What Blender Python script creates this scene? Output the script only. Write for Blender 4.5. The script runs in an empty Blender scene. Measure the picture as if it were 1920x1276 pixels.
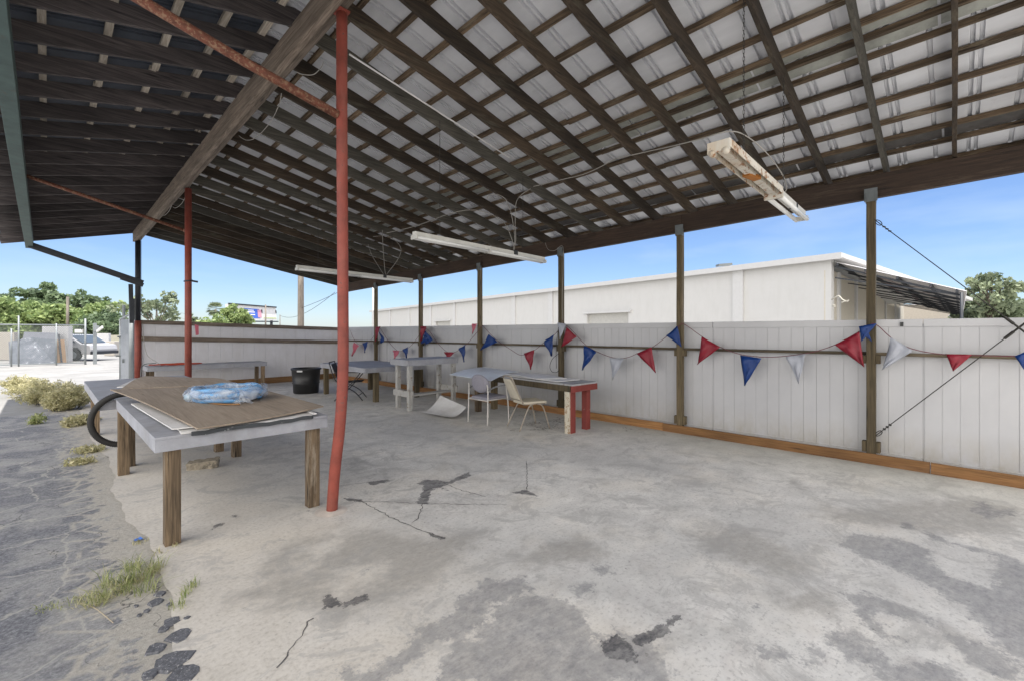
import bpy, math, random
import numpy as np
from mathutils import Vector, Matrix
rad = math.radians
sc = bpy.context.scene
C = sc.collection
rnd = random.Random(7)

# ---------------------------------------------------------------- camera
H = 1.62
F0, F1 = .7153, .6988
cam_d = bpy.data.cameras.new('camera'); cam = bpy.data.objects.new('camera', cam_d); C.objects.link(cam)
cam.location = (0, 0, H)
cam.rotation_euler = (rad(90), 0, -math.atan2(F0, F1))
cam_d.sensor_width = 36; cam_d.lens = 850 / 1920 * 36
cam_d.shift_y = -17 / 1920
cam_d.clip_start = .05; cam_d.clip_end = 2000
sc.camera = cam

# ---------------------------------------------------------------- light
SUN = Vector((-.03, -.13, .99)).normalized()
EL = math.asin(SUN.z)
w = bpy.data.worlds.new("World"); sc.world = w; w.use_nodes = True
nt = w.node_tree; bg = nt.nodes['Background']
sky = nt.nodes.new('ShaderNodeTexSky'); sky.sky_type = 'NISHITA'; sky.sun_disc = False
sky.sun_elevation = EL; sky.sun_rotation = math.atan2(SUN.x, SUN.y)
sky.air_density = 1.0; sky.dust_density = .3; sky.ozone_density = 1.5
tc = nt.nodes.new('ShaderNodeTexCoord'); mp = nt.nodes.new('ShaderNodeMapping'); mp.inputs['Scale'].default_value = (2.2, 2.2, 9)
cn = nt.nodes.new('ShaderNodeTexNoise'); cn.inputs['Scale'].default_value = 1.6; cn.inputs['Detail'].default_value = 7
cr = nt.nodes.new('ShaderNodeValToRGB'); cr.color_ramp.elements[0].position = .5; cr.color_ramp.elements[1].position = .85
cr.color_ramp.elements[1].color = (.42, .42, .42, 1)
mx = nt.nodes.new('ShaderNodeMix'); mx.data_type = 'RGBA'; mx.inputs[7].default_value = (7, 8.2, 9.4, 1)
L = nt.links
L.new(tc.outputs['Generated'], mp.inputs['Vector']); L.new(mp.outputs[0], cn.inputs['Vector']); L.new(cn.outputs['Fac'], cr.inputs[0])
gr = nt.nodes.new('ShaderNodeMix'); gr.data_type = 'RGBA'; gr.blend_type = 'MULTIPLY'; gr.inputs[0].default_value = 1; gr.inputs[7].default_value = (1.04, 1.18, 1.48, 1)
L.new(sky.outputs[0], gr.inputs[6]); L.new(cr.outputs[0], mx.inputs[0]); L.new(gr.outputs[2], mx.inputs[6])
# added cloud bank, unseen behind and left of camera, to brighten the shed interior
dp = nt.nodes.new('ShaderNodeVectorMath'); dp.operation = 'DOT_PRODUCT'; dp.inputs[1].default_value = (-.74, -.64, .12)
L.new(tc.outputs['Generated'], dp.inputs[0])
cn2 = nt.nodes.new('ShaderNodeTexNoise'); cn2.inputs['Scale'].default_value = 3; cn2.inputs['Detail'].default_value = 6; L.new(tc.outputs['Generated'], cn2.inputs['Vector'])
ad = nt.nodes.new('ShaderNodeMath'); ad.operation = 'MULTIPLY_ADD'; ad.inputs[1].default_value = .7; L.new(cn2.outputs['Fac'], ad.inputs[0]); L.new(dp.outputs['Value'], ad.inputs[2])
cr2 = nt.nodes.new('ShaderNodeValToRGB'); cr2.color_ramp.elements[0].position = .50; cr2.color_ramp.elements[1].position = .72; L.new(ad.outputs[0], cr2.inputs[0])
mx2 = nt.nodes.new('ShaderNodeMix'); mx2.data_type = 'RGBA'; mx2.inputs[7].default_value = (23, 22.4, 21.6, 1)
L.new(cr2.outputs[0], mx2.inputs[0]); L.new(mx.outputs[2], mx2.inputs[6]); L.new(mx2.outputs[2], bg.inputs['Color'])
bg.inputs['Strength'].default_value = .05
sd = bpy.data.lights.new('sun', 'SUN'); sun = bpy.data.objects.new('sun', sd); C.objects.link(sun)
sd.energy = 3.4; sd.angle = rad(.6); sd.color = (1, .96, .90)
sun.rotation_euler = (-SUN).to_track_quat('-Z', 'Y').to_euler()
sc.view_settings.view_transform = 'Standard'; sc.view_settings.look = 'None'
sc.view_settings.exposure = 1.24; sc.view_settings.gamma = 1
sc.cycles.max_bounces = 10; sc.cycles.diffuse_bounces = 6; sc.cycles.transparent_max_bounces = 16

# ---------------------------------------------------------------- measuring helpers (photo pixel -> world point)
def P(px, py, d):
    l = (px - 960) / 850
    return Vector((d * (F0 + l * F1), d * (F1 - l * F0), H + (621 - py) / 850 * d))
def G(px, py, z=0): return P(px, py, (H - z) * 850 / (py - 621))
def PX(px, py, X): return P(px, py, X / (F0 + (px - 960) / 850 * F1))

# ---------------------------------------------------------------- materials
class M:
    def __init__(s, name, rough=.8, metal=0):
        s.m = bpy.data.materials.new(name); s.m.use_nodes = True
        s.nt = s.m.node_tree; s.b = s.nt.nodes['Principled BSDF']
        s.b.inputs['Roughness'].default_value = rough; s.b.inputs['Metallic'].default_value = metal
        s._tc = None
    def link(s, a, b): s.nt.links.new(a, b)
    def set(s, sock, v):
        if v is None: return
        if hasattr(v, 'is_linked') or isinstance(v, bpy.types.NodeSocket): s.link(v, sock)
        else: sock.default_value = v
    def co(s, scale=(1, 1, 1), rot=(0, 0, 0), loc=(0, 0, 0)):
        if s._tc is None: s._tc = s.nt.nodes.new('ShaderNodeTexCoord')
        n = s.nt.nodes.new('ShaderNodeMapping'); n.inputs['Scale'].default_value = scale
        n.inputs['Rotation'].default_value = rot; n.inputs['Location'].default_value = loc
        s.link(s._tc.outputs['Object'], n.inputs['Vector']); return n.outputs[0]
    def noise(s, vec, scale=5, detail=6, rough=.6, dist=0):
        n = s.nt.nodes.new('ShaderNodeTexNoise'); s.set(n.inputs['Vector'], vec)
        n.inputs['Scale'].default_value = scale; n.inputs['Detail'].default_value = detail
        n.inputs['Roughness'].default_value = rough; n.inputs['Distortion'].default_value = dist
        return n.outputs['Fac']
    def vor(s, vec, scale=5, feature='DISTANCE_TO_EDGE', rand=1):
        n = s.nt.nodes.new('ShaderNodeTexVoronoi'); n.feature = feature; s.set(n.inputs['Vector'], vec)
        n.inputs['Scale'].default_value = scale; n.inputs['Randomness'].default_value = rand
        return n.outputs[0]
    def ramp(s, fac, stops):
        n = s.nt.nodes.new('ShaderNodeValToRGB'); s.link(fac, n.inputs[0]); e = n.color_ramp.elements
        while len(e) < len(stops): e.new(.5)
        for el, (p, c) in zip(e, stops):
            el.position = p
            el.color = (c, c, c, 1) if not hasattr(c, '__len__') else (*c[:3], 1)
        return n.outputs[0]
    def mix(s, fac, a, b, mode='MIX'):
        n = s.nt.nodes.new('ShaderNodeMix'); n.data_type = 'RGBA'; n.blend_type = mode
        for sock, v in ((n.inputs[0], fac), (n.inputs[6], a), (n.inputs[7], b)):
            if isinstance(v, (tuple, list)): v = (*v[:3], 1)
            s.set(sock, v)
        return n.outputs[2]
    def math(s, op, a, b=0., c=None, clamp=False):
        n = s.nt.nodes.new('ShaderNodeMath'); n.operation = op; n.use_clamp = clamp
        s.set(n.inputs[0], a); s.set(n.inputs[1], b)
        if c is not None: s.set(n.inputs[2], c)
        return n.outputs[0]
    def attr(s, name):
        n = s.nt.nodes.new('ShaderNodeAttribute'); n.attribute_name = name; return n.outputs['Fac']
    def rand(s):
        return s.nt.nodes.new('ShaderNodeObjectInfo').outputs['Random']
    def xyz(s, vec):
        n = s.nt.nodes.new('ShaderNodeSeparateXYZ'); s.link(vec, n.inputs[0]); return n.outputs
    def col(s, v): s.set(s.b.inputs['Base Color'], (*v[:3], 1) if isinstance(v, (tuple, list)) else v)
    def bump(s, h, strength=.3, dist=.01):
        n = s.nt.nodes.new('ShaderNodeBump'); n.inputs['Strength'].default_value = strength
        n.inputs['Distance'].default_value = dist; s.link(h, n.inputs['Height']); s.link(n.outputs[0], s.b.inputs['Normal'])

def wood(name, dark, light, axis='y', rough=.85, var=.35, patch=None, knots=True):
    m = M(name, rough)
    sx = {'x': (1.1, 26, 26), 'y': (26, 1.1, 26), 'z': (26, 26, 1.1)}[axis]
    g = m.noise(m.co(sx), 1.5, 8, .65, 1.2)
    big = m.noise(m.co({'x': (.8, 3, 3), 'y': (3, .8, 3), 'z': (3, 3, .8)}[axis]), 1.3, 4)
    c = m.ramp(g, [(.3, dark), (.52, tuple((a + b) / 2 for a, b in zip(dark, light))), (.72, light)])
    c = m.mix(1, c, m.ramp(big, [(.3, 1 - var), (.7, 1 + var * .35)]), 'MULTIPLY')
    rv = m.ramp(m.rand(), [(0, .55), (.5, .92), (1, 1.25)])
    c = m.mix(1, c, rv, 'MULTIPLY')
    if patch:
        pm = m.ramp(m.noise(m.co({'x': (.5, 4, 4), 'y': (4, .5, 4), 'z': (4, 4, .5)}[axis]), 2.2, 8, .75), [(.55, 0), (.68, .7)])
        c = m.mix(pm, c, patch)
    if knots:
        kn = m.vor(m.co({'x': (.9, 7, 7), 'y': (7, .9, 7), 'z': (7, 7, .9)}[axis]), 1.0, 'F1')
        c = m.mix(m.ramp(kn, [(.03, 1), (.11, 0)]), c, tuple(v * .35 for v in dark))
    m.col(c); m.bump(g, .5, .006)
    return m.m
def paint(name, col, rough=.6, chip=None, chip_t=.62, var=.12, dirt=None, sc_=6, metal=0, cs=11):
    m = M(name, rough, metal)
    n = m.noise(m.co(), sc_, 7, .65)
    c = m.ramp(n, [(.3, tuple(v * (1 - var) for v in col)), (.7, tuple(min(1, v * (1 + var * .5)) for v in col))])
    if dirt:
        c = m.mix(m.ramp(m.noise(m.co((1, 1, .25)), 3.1, 8, .7), [(.48, 0), (.75, .7)]), c, dirt)
    if chip:
        c = m.mix(m.ramp(m.noise(m.co(), cs, 8, .7), [(chip_t, 0), (chip_t + .05, 1)]), c, chip)
    m.col(c); m.bump(n, .12, .004)
    return m.m
def plain(name, col, rough=.5, metal=0, **k):
    m = M(name, rough, metal); m.col(col)
    for kk, v in k.items(): m.b.inputs[kk].default_value = v
    return m.m

WD = dict(
    rafter=wood('rafter_wood', (.016, .010, .006), (.115, .08, .05), 'x', var=.55, patch=(.12, .112, .08)),
    rafter2=wood('rafter_wood_grey', (.04, .037, .03), (.17, .155, .125), 'x'),
    dark=wood('dark_rafter_wood', (.020, .017, .020), (.13, .11, .105), 'x', var=.5),  # darker wood tone for the left slope
    purlin=wood('purlin_wood', (.030, .018, .010), (.28, .195, .12), 'y', var=.65, patch=(.36, .30, .21)),
    purlin_pale=wood('purlin_wood_pale', (.28, .24, .19), (.62, .56, .48), 'y'),
    beam=wood('ridge_beam_wood', (.10, .075, .055), (.36, .29, .23), 'y'),
    beam2=wood('eave_beam_wood', (.03, .019, .013), (.10, .06, .04), 'y', patch=(.09, .065, .045)),
    post=wood('post_wood', (.05, .04, .02), (.20, .15, .085), 'z'),
    leg=wood('leg_wood', (.035, .022, .012), (.34, .24, .145), 'z', var=.5, patch=(.42, .36, .28)),
    board=wood('treated_base_board', (.17, .075, .025), (.42, .22, .085), 'y', patch=(.22, .12, .06)),
    boardx=wood('treated_base_board_x', (.17, .08, .03), (.40, .23, .10), 'x', patch=(.22, .12, .06)),
    railx=wood('weathered_rail_wood', (.05, .038, .03), (.26, .21, .165), 'x', patch=(.3, .26, .21)),
    raily=wood('ledge_rail_wood', (.07, .055, .035), (.24, .19, .125), 'y'),
    ply=wood('plywood_face', (.25, .195, .145), (.40, .325, .25), 'y', var=.2),
)
RED = paint('red_oxide_paint', (.25, .052, .034), .6, chip=(.12, .055, .045), chip_t=.60, var=.35, dirt=(.30, .12, .09), cs=24)
RUST = paint('rusty_pipe', (.16, .055, .032), .8, chip=(.24, .14, .085), chip_t=.52, var=.5, sc_=26, cs=34)
STEEL_DK = paint('dark_painted_steel', (.03, .034, .042), .55, var=.3)
GALV = paint('galvanized_steel', (.24, .26, .27), .55, var=.15, metal=.3)
GALV_DK = paint('galvanized_steel_dull', (.15, .165, .17), .6, var=.2, metal=.3)
GREEN = paint('green_fascia_paint', (.06, .10, .095), .7, chip=(.07, .075, .065), chip_t=.6, var=.3)
GREYP = paint('grey_bench_paint', (.34, .345, .375), .65, chip=(.16, .14, .12), chip_t=.655, var=.22, dirt=(.24, .23, .22), cs=17)
GREYP2 = paint('grey_frame_paint', (.40, .39, .37), .75, chip=(.2, .165, .12), chip_t=.57, var=.2)
WHITE = paint('white_board_paint', (.66, .65, .64), .6, dirt=(.45, .43, .40), var=.08)
WHITE2 = paint('white_plastic_sheet', (.62, .66, .70), .4, dirt=(.5, .5, .5), var=.06)
BLACKP = plain('black_plastic', (.018, .018, .019), .42)
RUBBER = plain('black_rubber', (.022, .021, .02), .7)
CABLE = plain('pale_cable', (.30, .285, .26), .7)
WIRE = plain('dark_wire', (.035, .033, .03), .6, .5)

def vinyl():
    m = M('white_vinyl_fence', .42)
    big = m.noise(m.co(), .7, 5)
    c = m.ramp(big, [(.3, (.43, .43, .445)), (.7, (.53, .53, .54))])
    z = m.xyz(m.co())[2]
    splash = m.math('MULTIPLY', m.ramp(z, [(.12, 1), (.5, 0)]), m.ramp(m.noise(m.co((1, 1, .6)), 4, 8, .7), [(.36, 0), (.66, .8)]))
    c = m.mix(splash, c, (.36, .33, .28))
    streak = m.ramp(m.noise(m.co((5, 5, .35)), 2.5, 6, .7), [(.58, 0), (.8, .28)])
    c = m.mix(streak, c, (.5, .49, .47))
    scuff = m.math('MULTIPLY', m.ramp(m.noise(m.co((6, 3, 16)), 3, 6, .6), [(.74, 0), (.76, .8)]), m.ramp(m.noise(m.co(), 1.1, 2), [(.5, 0), (.6, 1)]))
    c = m.mix(scuff, c, (.2, .19, .19))
    m.col(c); return m.m
VINYL = vinyl()
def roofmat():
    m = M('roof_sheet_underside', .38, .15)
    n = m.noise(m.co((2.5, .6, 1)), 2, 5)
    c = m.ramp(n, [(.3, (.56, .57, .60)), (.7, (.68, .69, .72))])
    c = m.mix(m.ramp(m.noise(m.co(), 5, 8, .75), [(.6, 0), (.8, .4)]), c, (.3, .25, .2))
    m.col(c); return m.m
ROOF = roofmat()
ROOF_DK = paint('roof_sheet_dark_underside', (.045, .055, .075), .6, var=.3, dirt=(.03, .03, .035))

def concrete():
    m = M('stained_concrete', .78)
    co = m.co()
    fine = m.noise(co, 38, 8, .7); mid = m.noise(co, 3.1, 8, .66, .4); low = m.noise(co, .55, 5, .55)
    c = m.ramp(mid, [(.30, (.44, .425, .395)), (.46, (.66, .64, .60)), (.68, (.80, .775, .73))])
    c = m.mix(m.ramp(low, [(.35, .6), (.62, 0)]), c, (.40, .395, .385))
    strk = m.noise(m.co((1.2, 3.6, 1), rot=(0, 0, rad(-50))), 1.6, 9, .75, 1.2)
    c = m.mix(m.ramp(strk, [(.50, 0), (.72, .30)]), c, (.34, .295, .29))
    c = m.mix(m.ramp(fine, [(.34, .55), (.47, 0)]), c, (.25, .24, .23))
    pit = m.noise(co, 13, 10, .8); c = m.mix(m.ramp(pit, [(.34, .6), (.43, 0)]), c, (.30, .285, .265)); c = m.mix(m.ramp(pit, [(.58, 0), (.70, .5)]), c, (.86, .84, .80))
    c = m.mix(m.ramp(fine, [(.60, 0), (.76, .5)]), c, (.80, .78, .74))
    warm = m.ramp(m.noise(co, 1.1, 4), [(.5, 0), (.7, .35)])
    c = m.mix(warm, c, (.62, .555, .46))
    xx = m.math('ADD', m.xyz(co)[0], m.math('MULTIPLY', m.math('SUBTRACT', m.noise(co, 1.3, 8, .7), .5), 2.6))
    c = m.mix(m.ramp(m.math('MULTIPLY', xx, .2), [(.2, .6), (.48, 0)]), c, m.ramp(fine, [(.3, (.50, .44, .355)), (.6, (.68, .62, .53))]))
    c = m.mix(m.math('MULTIPLY', m.ramp(m.math('MULTIPLY', m.math('ADD', m.xyz(co)[0], m.math('MULTIPLY', m.noise(co, 1.8, 9, .75), 2.4)), .1), [(.68, 0), (.84, 1)]), .6), c, (.36, .36, .325))
    # stains with edges of their own, from the grid attributes
    rag = m.math('ADD', m.math('MULTIPLY', m.math('SUBTRACT', m.noise(co, 6.5, 10, .72), .5), 2.6), m.math('ADD', m.math('MULTIPLY', m.math('SUBTRACT', fine, .5), 1.8), m.math('MULTIPLY', m.math('SUBTRACT', m.noise(co, 15, 8, .75), .5), 2.2)))
    rag2 = m.math('MULTIPLY', m.math('SUBTRACT', m.noise(co, 19, 10, .75), .5), 5.6)
    wisp = m.noise(m.co((1, 1.6, 1), rot=(0, 0, rad(20))), 11, 10, .8)
    def layer(name, c, colour, amt, w=.10, sub=.0, rg=None):
        v = m.math('ADD', m.attr(name), rg or rag)
        k = m.ramp(v, [(.5 - w, 0), (.5 + w, amt)])
        if sub: k = m.math('MULTIPLY', k, m.ramp(wisp, [(.32, 1), (.62, 1 - sub)]))
        return m.mix(k, c, colour)
    c = layer('stain_soft', c, (.29, .272, .245), .85, .45, .5)
    c = layer('stain_grey', c, (.185, .185, .195), .85, .16, .6)
    c = layer('stain_dark', c, (.035, .035, .042), 1, .10, .5, rag2)
    spots = m.math('MULTIPLY', m.ramp(m.noise(co, 24, 5, .6), [(.66, 0), (.70, .75)]), m.ramp(m.noise(co, 1.7, 5), [(.45, 0), (.6, 1)]))
    c = m.mix(spots, c, (.16, .15, .145))
    blot = m.ramp(m.noise(co, 2.4, 10, .78, 1.2), [(.53, 0), (.57, .38), (.75, .6)])
    c = m.mix(blot, c, (.34, .33, .315))
    m.col(c)
    m.bump(m.math('ADD', fine, m.math('MULTIPLY', mid, .7)), .28, .006)
    m.set(m.b.inputs['Roughness'], m.ramp(mid, [(.3, .6), (.7, .85)]))
    return m.m
CONC = concrete()
def asphalt():
    m = M('dusty_asphalt', .9)
    co = m.co(); x = m.xyz(co)[0]
    grit = m.noise(co, 48, 8, .85); mid = m.noise(co, 2.2, 8, .7, .6); low = m.noise(co, .8, 5)
    c = m.ramp(grit, [(.34, (.085, .087, .10)), (.5, (.205, .207, .222)), (.68, (.46, .46, .46))])
    dust = m.ramp(m.math('ADD', m.math('MULTIPLY', mid, .7), m.math('MULTIPLY', low, .4)), [(.50, .0), (.58, .5), (.70, .7)])
    c = m.mix(dust, c, m.ramp(m.noise(co, 60, 4), [(.3, (.34, .33, .31)), (.7, (.56, .54, .51))]))
    wv = m.math('ADD', m.math('ADD', x, m.math('MULTIPLY', m.noise(co, 5.2, 10, .72), 1.2)), m.ramp(m.math('MULTIPLY', m.xyz(co)[1], .1), [(.25, .12), (.46, -.08) if False else (.46, 0)]))
    blobs = m.ramp(m.vor(m.co(), 4.5), [(.03, 1), (.09, 0)])
    edge = m.ramp(wv, [(.88, 0), (.93, 1)])
    c = m.mix(m.math('MAXIMUM', m.math('MULTIPLY', edge, .92), m.math('MULTIPLY', blobs, m.ramp(wv, [(.66, 0), (.78, .9)]))), c,
              m.ramp(m.noise(co, 45, 7, .75), [(.3, (.36, .33, .28)), (.7, (.62, .58, .51))]))
    wc = m.nt.nodes.new('ShaderNodeVectorMath'); wc.operation = 'ADD'; m.link(co, wc.inputs[0]); wn = m.nt.nodes.new('ShaderNodeTexNoise'); wn.inputs['Scale'].default_value = 7; wn.inputs['Detail'].default_value = 6; m.link(co, wn.inputs['Vector']); wm = m.nt.nodes.new('ShaderNodeVectorMath'); wm.operation = 'SCALE'; wm.inputs[3].default_value = .18; m.link(wn.outputs['Color'], wm.inputs[0]); m.link(wm.outputs[0], wc.inputs[1])
    crack = m.ramp(m.vor(wc.outputs[0], 1.5), [(.003, 1), (.018, 0)])
    c = m.mix(m.math('MULTIPLY', crack, .8), c, (.50, .48, .43))
    crk2 = m.ramp(m.vor(wc.outputs[0], 2.9), [(.002, 1), (.010, 0)]); c = m.mix(m.math('MULTIPLY', crk2, m.ramp(low, [(.48, 0), (.55, .85)])), c, (.05, .05, .055))
    m.col(c); m.bump(grit, .9, .012); return m.m
ASPH = asphalt()
def yard():
    m = M('pale_concrete_yard', .9)
    co = m.co(); n = m.noise(co, .5, 8, .65, .4); f = m.noise(co, 9, 7, .7)
    c = m.ramp(n, [(.3, (.19, .187, .18)), (.5, (.265, .26, .25)), (.7, (.33, .325, .31))])
    c = m.mix(m.ramp(f, [(.5, 0), (.72, .6)]), c, (.17, .165, .15))
    m.col(c); return m.m
YARD = yard()
def leafmat(name, a, b, t=.35):
    m = M(name, .6)
    at = m.attr('tone')
    m.col(m.ramp(at, [(0, a), (1, b)]))
    tr = m.nt.nodes.new('ShaderNodeBsdfTranslucent'); ms = m.nt.nodes.new('ShaderNodeMixShader')
    m.link(m.ramp(at, [(0, a), (1, b)]), tr.inputs['Color']); ms.inputs[0].default_value = t
    m.link(m.b.outputs[0], ms.inputs[1]); m.link(tr.outputs[0], ms.inputs[2])
    m.link(ms.outputs[0], m.nt.nodes['Material Output'].inputs['Surface']); return m.m
LEAF_D = leafmat('leaf_dark', (.075, .115, .065), (.23, .31, .16))
LEAF_L = leafmat('leaf_light', (.13, .20, .07), (.40, .48, .20))
LEAF_G = leafmat('leaf_greygreen', (.12, .155, .095), (.33, .38, .235))
DRY = leafmat('dry_weed', (.30, .29, .13), (.72, .66, .42))
GRASS = leafmat('grass_blade', (.14, .20, .05), (.56, .56, .28))
BARK = wood('bark', (.06, .045, .035), (.2, .16, .12), 'z', knots=False)

# ---------------------------------------------------------------- mesh builder
class MB:
    def __init__(s): s.v = []; s.f = []; s.m = []
    def add(s, vs, fs, mi=0):
        o = len(s.v); s.v += [tuple(v) for v in vs]
        for f in fs: s.f.append(tuple(i + o for i in f)); s.m.append(mi)
        return s
    def box(s, c, size, rot=None, mi=0, taper=1):
        a, b, h = (x / 2 for x in size); vs = []
        for z, t in ((-h, 1), (h, taper)):
            for x, y in ((-a, -b), (a, -b), (a, b), (-a, b)): vs.append(Vector((x * t, y * t, z)))
        if rot is not None:
            if not isinstance(rot, Matrix): rot = Matrix.Rotation(rot, 3, 'Z')
            vs = [rot @ v for v in vs]
        c = Vector(c)
        return s.add([v + c for v in vs], [(0, 3, 2, 1), (4, 5, 6, 7), (0, 1, 5, 4), (1, 2, 6, 5), (2, 3, 7, 6), (3, 0, 4, 7)], mi)
    def beam(s, p0, p1, wd, ht, n=1, jit=0, mi=0, up=(0, 0, 1)):
        p0, p1 = Vector(p0), Vector(p1); d = (p1 - p0).normalized(); side = d.cross(Vector(up))
        if side.length < 1e-4: side = Vector((1, 0, 0))
        side.normalize(); u = side.cross(d); vs = []; fs = []
        for i in range(n + 1):
            c = p0.lerp(p1, i / n)
            if jit: c = c + side * rnd.uniform(-jit, jit) + u * rnd.uniform(-jit, jit)
            for a, b in ((-1, -1), (1, -1), (1, 1), (-1, 1)): vs.append(c + side * a * wd / 2 + u * b * ht / 2)
        for i in range(n):
            o = i * 4
            for k in range(4): fs.append((o + k, o + (k + 1) % 4, o + 4 + (k + 1) % 4, o + 4 + k))
        fs += [(3, 2, 1, 0), tuple(n * 4 + k for k in range(4))]
        return s.add(vs, fs, mi)
    def tube(s, pts, r, n=8, mi=0, cap=True, closed=False):
        pts = [Vector(p) for p in pts]; rs = r if hasattr(r, '__len__') else [r] * len(pts)
        vs = []; fs = []; N = len(pts); ref = None
        for i, p in enumerate(pts):
            if closed: d = pts[(i + 1) % N] - pts[i - 1]
            else: d = pts[min(i + 1, N - 1)] - pts[max(i - 1, 0)]
            d.normalize()
            if ref is None:
                ref = d.cross(Vector((0, 0, 1)))
                if ref.length < .1: ref = d.cross(Vector((1, 0, 0)))
            ref = (ref - d * ref.dot(d)).normalized(); b = d.cross(ref)
            for k in range(n):
                a = 2 * math.pi * k / n
                vs.append(p + (ref * math.cos(a) + b * math.sin(a)) * rs[i])
        for i in range(N if closed else N - 1):
            for k in range(n):
                j = (i + 1) % N
                fs.append((i * n + k, i * n + (k + 1) % n, j * n + (k + 1) % n, j * n + k))
        if cap and not closed: fs += [tuple(reversed(range(n))), tuple((N - 1) * n + k for k in range(n))]
        return s.add(vs, fs, mi)
    def lathe(s, c, prof, n=32, mi=0):
        c = Vector(c); vs = []; fs = []
        for r, z in prof:
            for k in range(n):
                a = 2 * math.pi * k / n; vs.append(c + Vector((r * math.cos(a), r * math.sin(a), z)))
        for i in range(len(prof) - 1):
            for k in range(n): fs.append((i * n + k, i * n + (k + 1) % n, (i + 1) * n + (k + 1) % n, (i + 1) * n + k))
        return s.add(vs, fs, mi)
    def slab(s, corners, th, n=1, fn=None, mi=0):
        """sheet through 4 corners (upper face) with thickness; fn(u,v)->dz warps it"""
        a, b, c, d = (Vector(p) for p in corners); vs = []; fs = []; W = n + 1
        for lay in (0, 1):
            for i in range(W):
                for j in range(W):
                    u, v = i / n, j / n
                    p = (a * (1 - u) + b * u) * (1 - v) + (d * (1 - u) + c * u) * v
                    vs.append(p + Vector((0, 0, (fn(u, v) if fn else 0) - lay * th)))
        q = lambda l, i, j: l * W * W + i * W + j
        for i in range(n):
            for j in range(n):
                fs.append((q(0, i, j), q(0, i + 1, j), q(0, i + 1, j + 1), q(0, i, j + 1)))
                fs.append((q(1, i, j), q(1, i, j + 1), q(1, i + 1, j + 1), q(1, i + 1, j)))
            fs += [(q(0, i, 0), q(1, i, 0), q(1, i + 1, 0), q(0, i + 1, 0)), (q(0, i, n), q(0, i + 1, n), q(1, i + 1, n), q(1, i, n)),
                   (q(0, 0, i), q(0, 0, i + 1), q(1, 0, i + 1), q(1, 0, i)), (q(0, n, i), q(1, n, i), q(1, n, i + 1), q(0, n, i + 1))]
        return s.add(vs, fs, mi)
    def build(s, name, mat, parent=None, smooth=False, bevel=0, label=None):
        me = bpy.data.meshes.new(name); me.from_pydata([tuple(v) for v in s.v], [], s.f)
        for m in (mat if isinstance(mat, (list, tuple)) else [mat]): me.materials.append(m)
        me.polygons.foreach_set('material_index', s.m)
        if smooth: me.polygons.foreach_set('use_smooth', [True] * len(me.polygons))
        me.update(); o = bpy.data.objects.new(name, me); C.objects.link(o)
        if parent is not None:
            o.parent = parent; o.matrix_parent_inverse = Matrix.Translation(parent.location).inverted() if parent.type == 'EMPTY' else Matrix()
        if bevel:
            b = o.modifiers.new('bevel', 'BEVEL'); b.width = bevel; b.segments = 2; b.limit_method = 'ANGLE'
        if label: o['label'] = label
        return o
def tag(o, label=None, cat=None, group=None, kind=None):
    if label: o['label'] = label
    if cat: o['category'] = cat
    if group: o['group'] = group
    if kind: o['kind'] = kind
    return o
def thing(name, label, cat, loc=(0, 0, 0), group=None):
    o = bpy.data.objects.new(name, None); C.objects.link(o); o.location = loc; o.empty_display_size = .2
    return tag(o, label, cat, group)
def spline(pts, n=10):
    pts = [Vector(p) for p in pts]; out = []
    for i in range(len(pts) - 1):
        a = pts[max(i - 1, 0)]; b = pts[i]; c = pts[i + 1]; d = pts[min(i + 2, len(pts) - 1)]
        for k in range(n):
            t = k / n
            out.append(.5 * ((2 * b) + (c - a) * t + (2 * a - 5 * b + 4 * c - d) * t * t + (3 * b - a - 3 * c + d) * t ** 3))
    out.append(pts[-1]); return out

# ---------------------------------------------------------------- ground
def flat(name, pts, z, mat):
    o = MB().add([(x, y, z) for x, y in pts], [tuple(range(len(pts)))]).build(name, mat); tag(o, kind='structure'); return o
flat('ground', [(-600, -600), (600, -600), (600, 600), (-600, 600)], -.03, YARD)
# asphalt strip in front of the slab
ab = MB(); W0 = [(-9, -8), (.75, -8)] + [(.78, y) for y in np.arange(-7, 12.6, .5)]
W0 += [(.7, 12.9), (.2, 13.3), (-.6, 13.0), (-1.5, 13.5), (-3, 13.2), (-5, 13.8), (-9, 13.5)]
ab.add([(x, y, -.006) for x, y in W0], [tuple(range(len(W0)))])
tag(ab.build('asphalt_drive', ASPH), kind='structure')

def gpx(pts, ox=0, oy=0, k=1):
    return [(lambda g: (g.x, g.y))(G(ox + x / k, oy + y / k)) for x, y in pts]
K = 1920 / 760
soft = [gpx([(230, 560), (290, 480), (400, 430), (740, 385), (980, 430), (1280, 395), (1150, 520), (1010, 640), (830, 720), (600, 830), (480, 760), (330, 740), (80, 720), (90, 680), (260, 640)], 400, 840, K),
        gpx([(1400, 520), (1600, 440), (1780, 430), (1850, 500), (1650, 540), (1480, 560)], 400, 840, K),
        gpx([(750, 700), (880, 660), (1000, 690), (1060, 730), (1000, 780), (850, 760)], 1160, 840, K),
        gpx([(330, 400), (600, 380), (780, 460), (900, 560), (760, 600), (560, 540), (420, 470)], 1160, 840, K),
        gpx([(900, 320), (1300, 260), (1700, 240), (1920, 280), (1920, 420), (1500, 400), (1200, 360)], 1160, 840, K)]
soft_h = [gpx([(330, 560), (380, 530), (440, 540), (480, 560), (420, 600), (360, 595)], 400, 840, K),
          gpx([(560, 640), (640, 560), (700, 530), (820, 540), (820, 590), (720, 650), (640, 700), (560, 690)], 400, 840, K),
          gpx([(400, 470), (520, 440), (620, 430), (560, 490), (470, 520)], 400, 840, K)]
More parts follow.
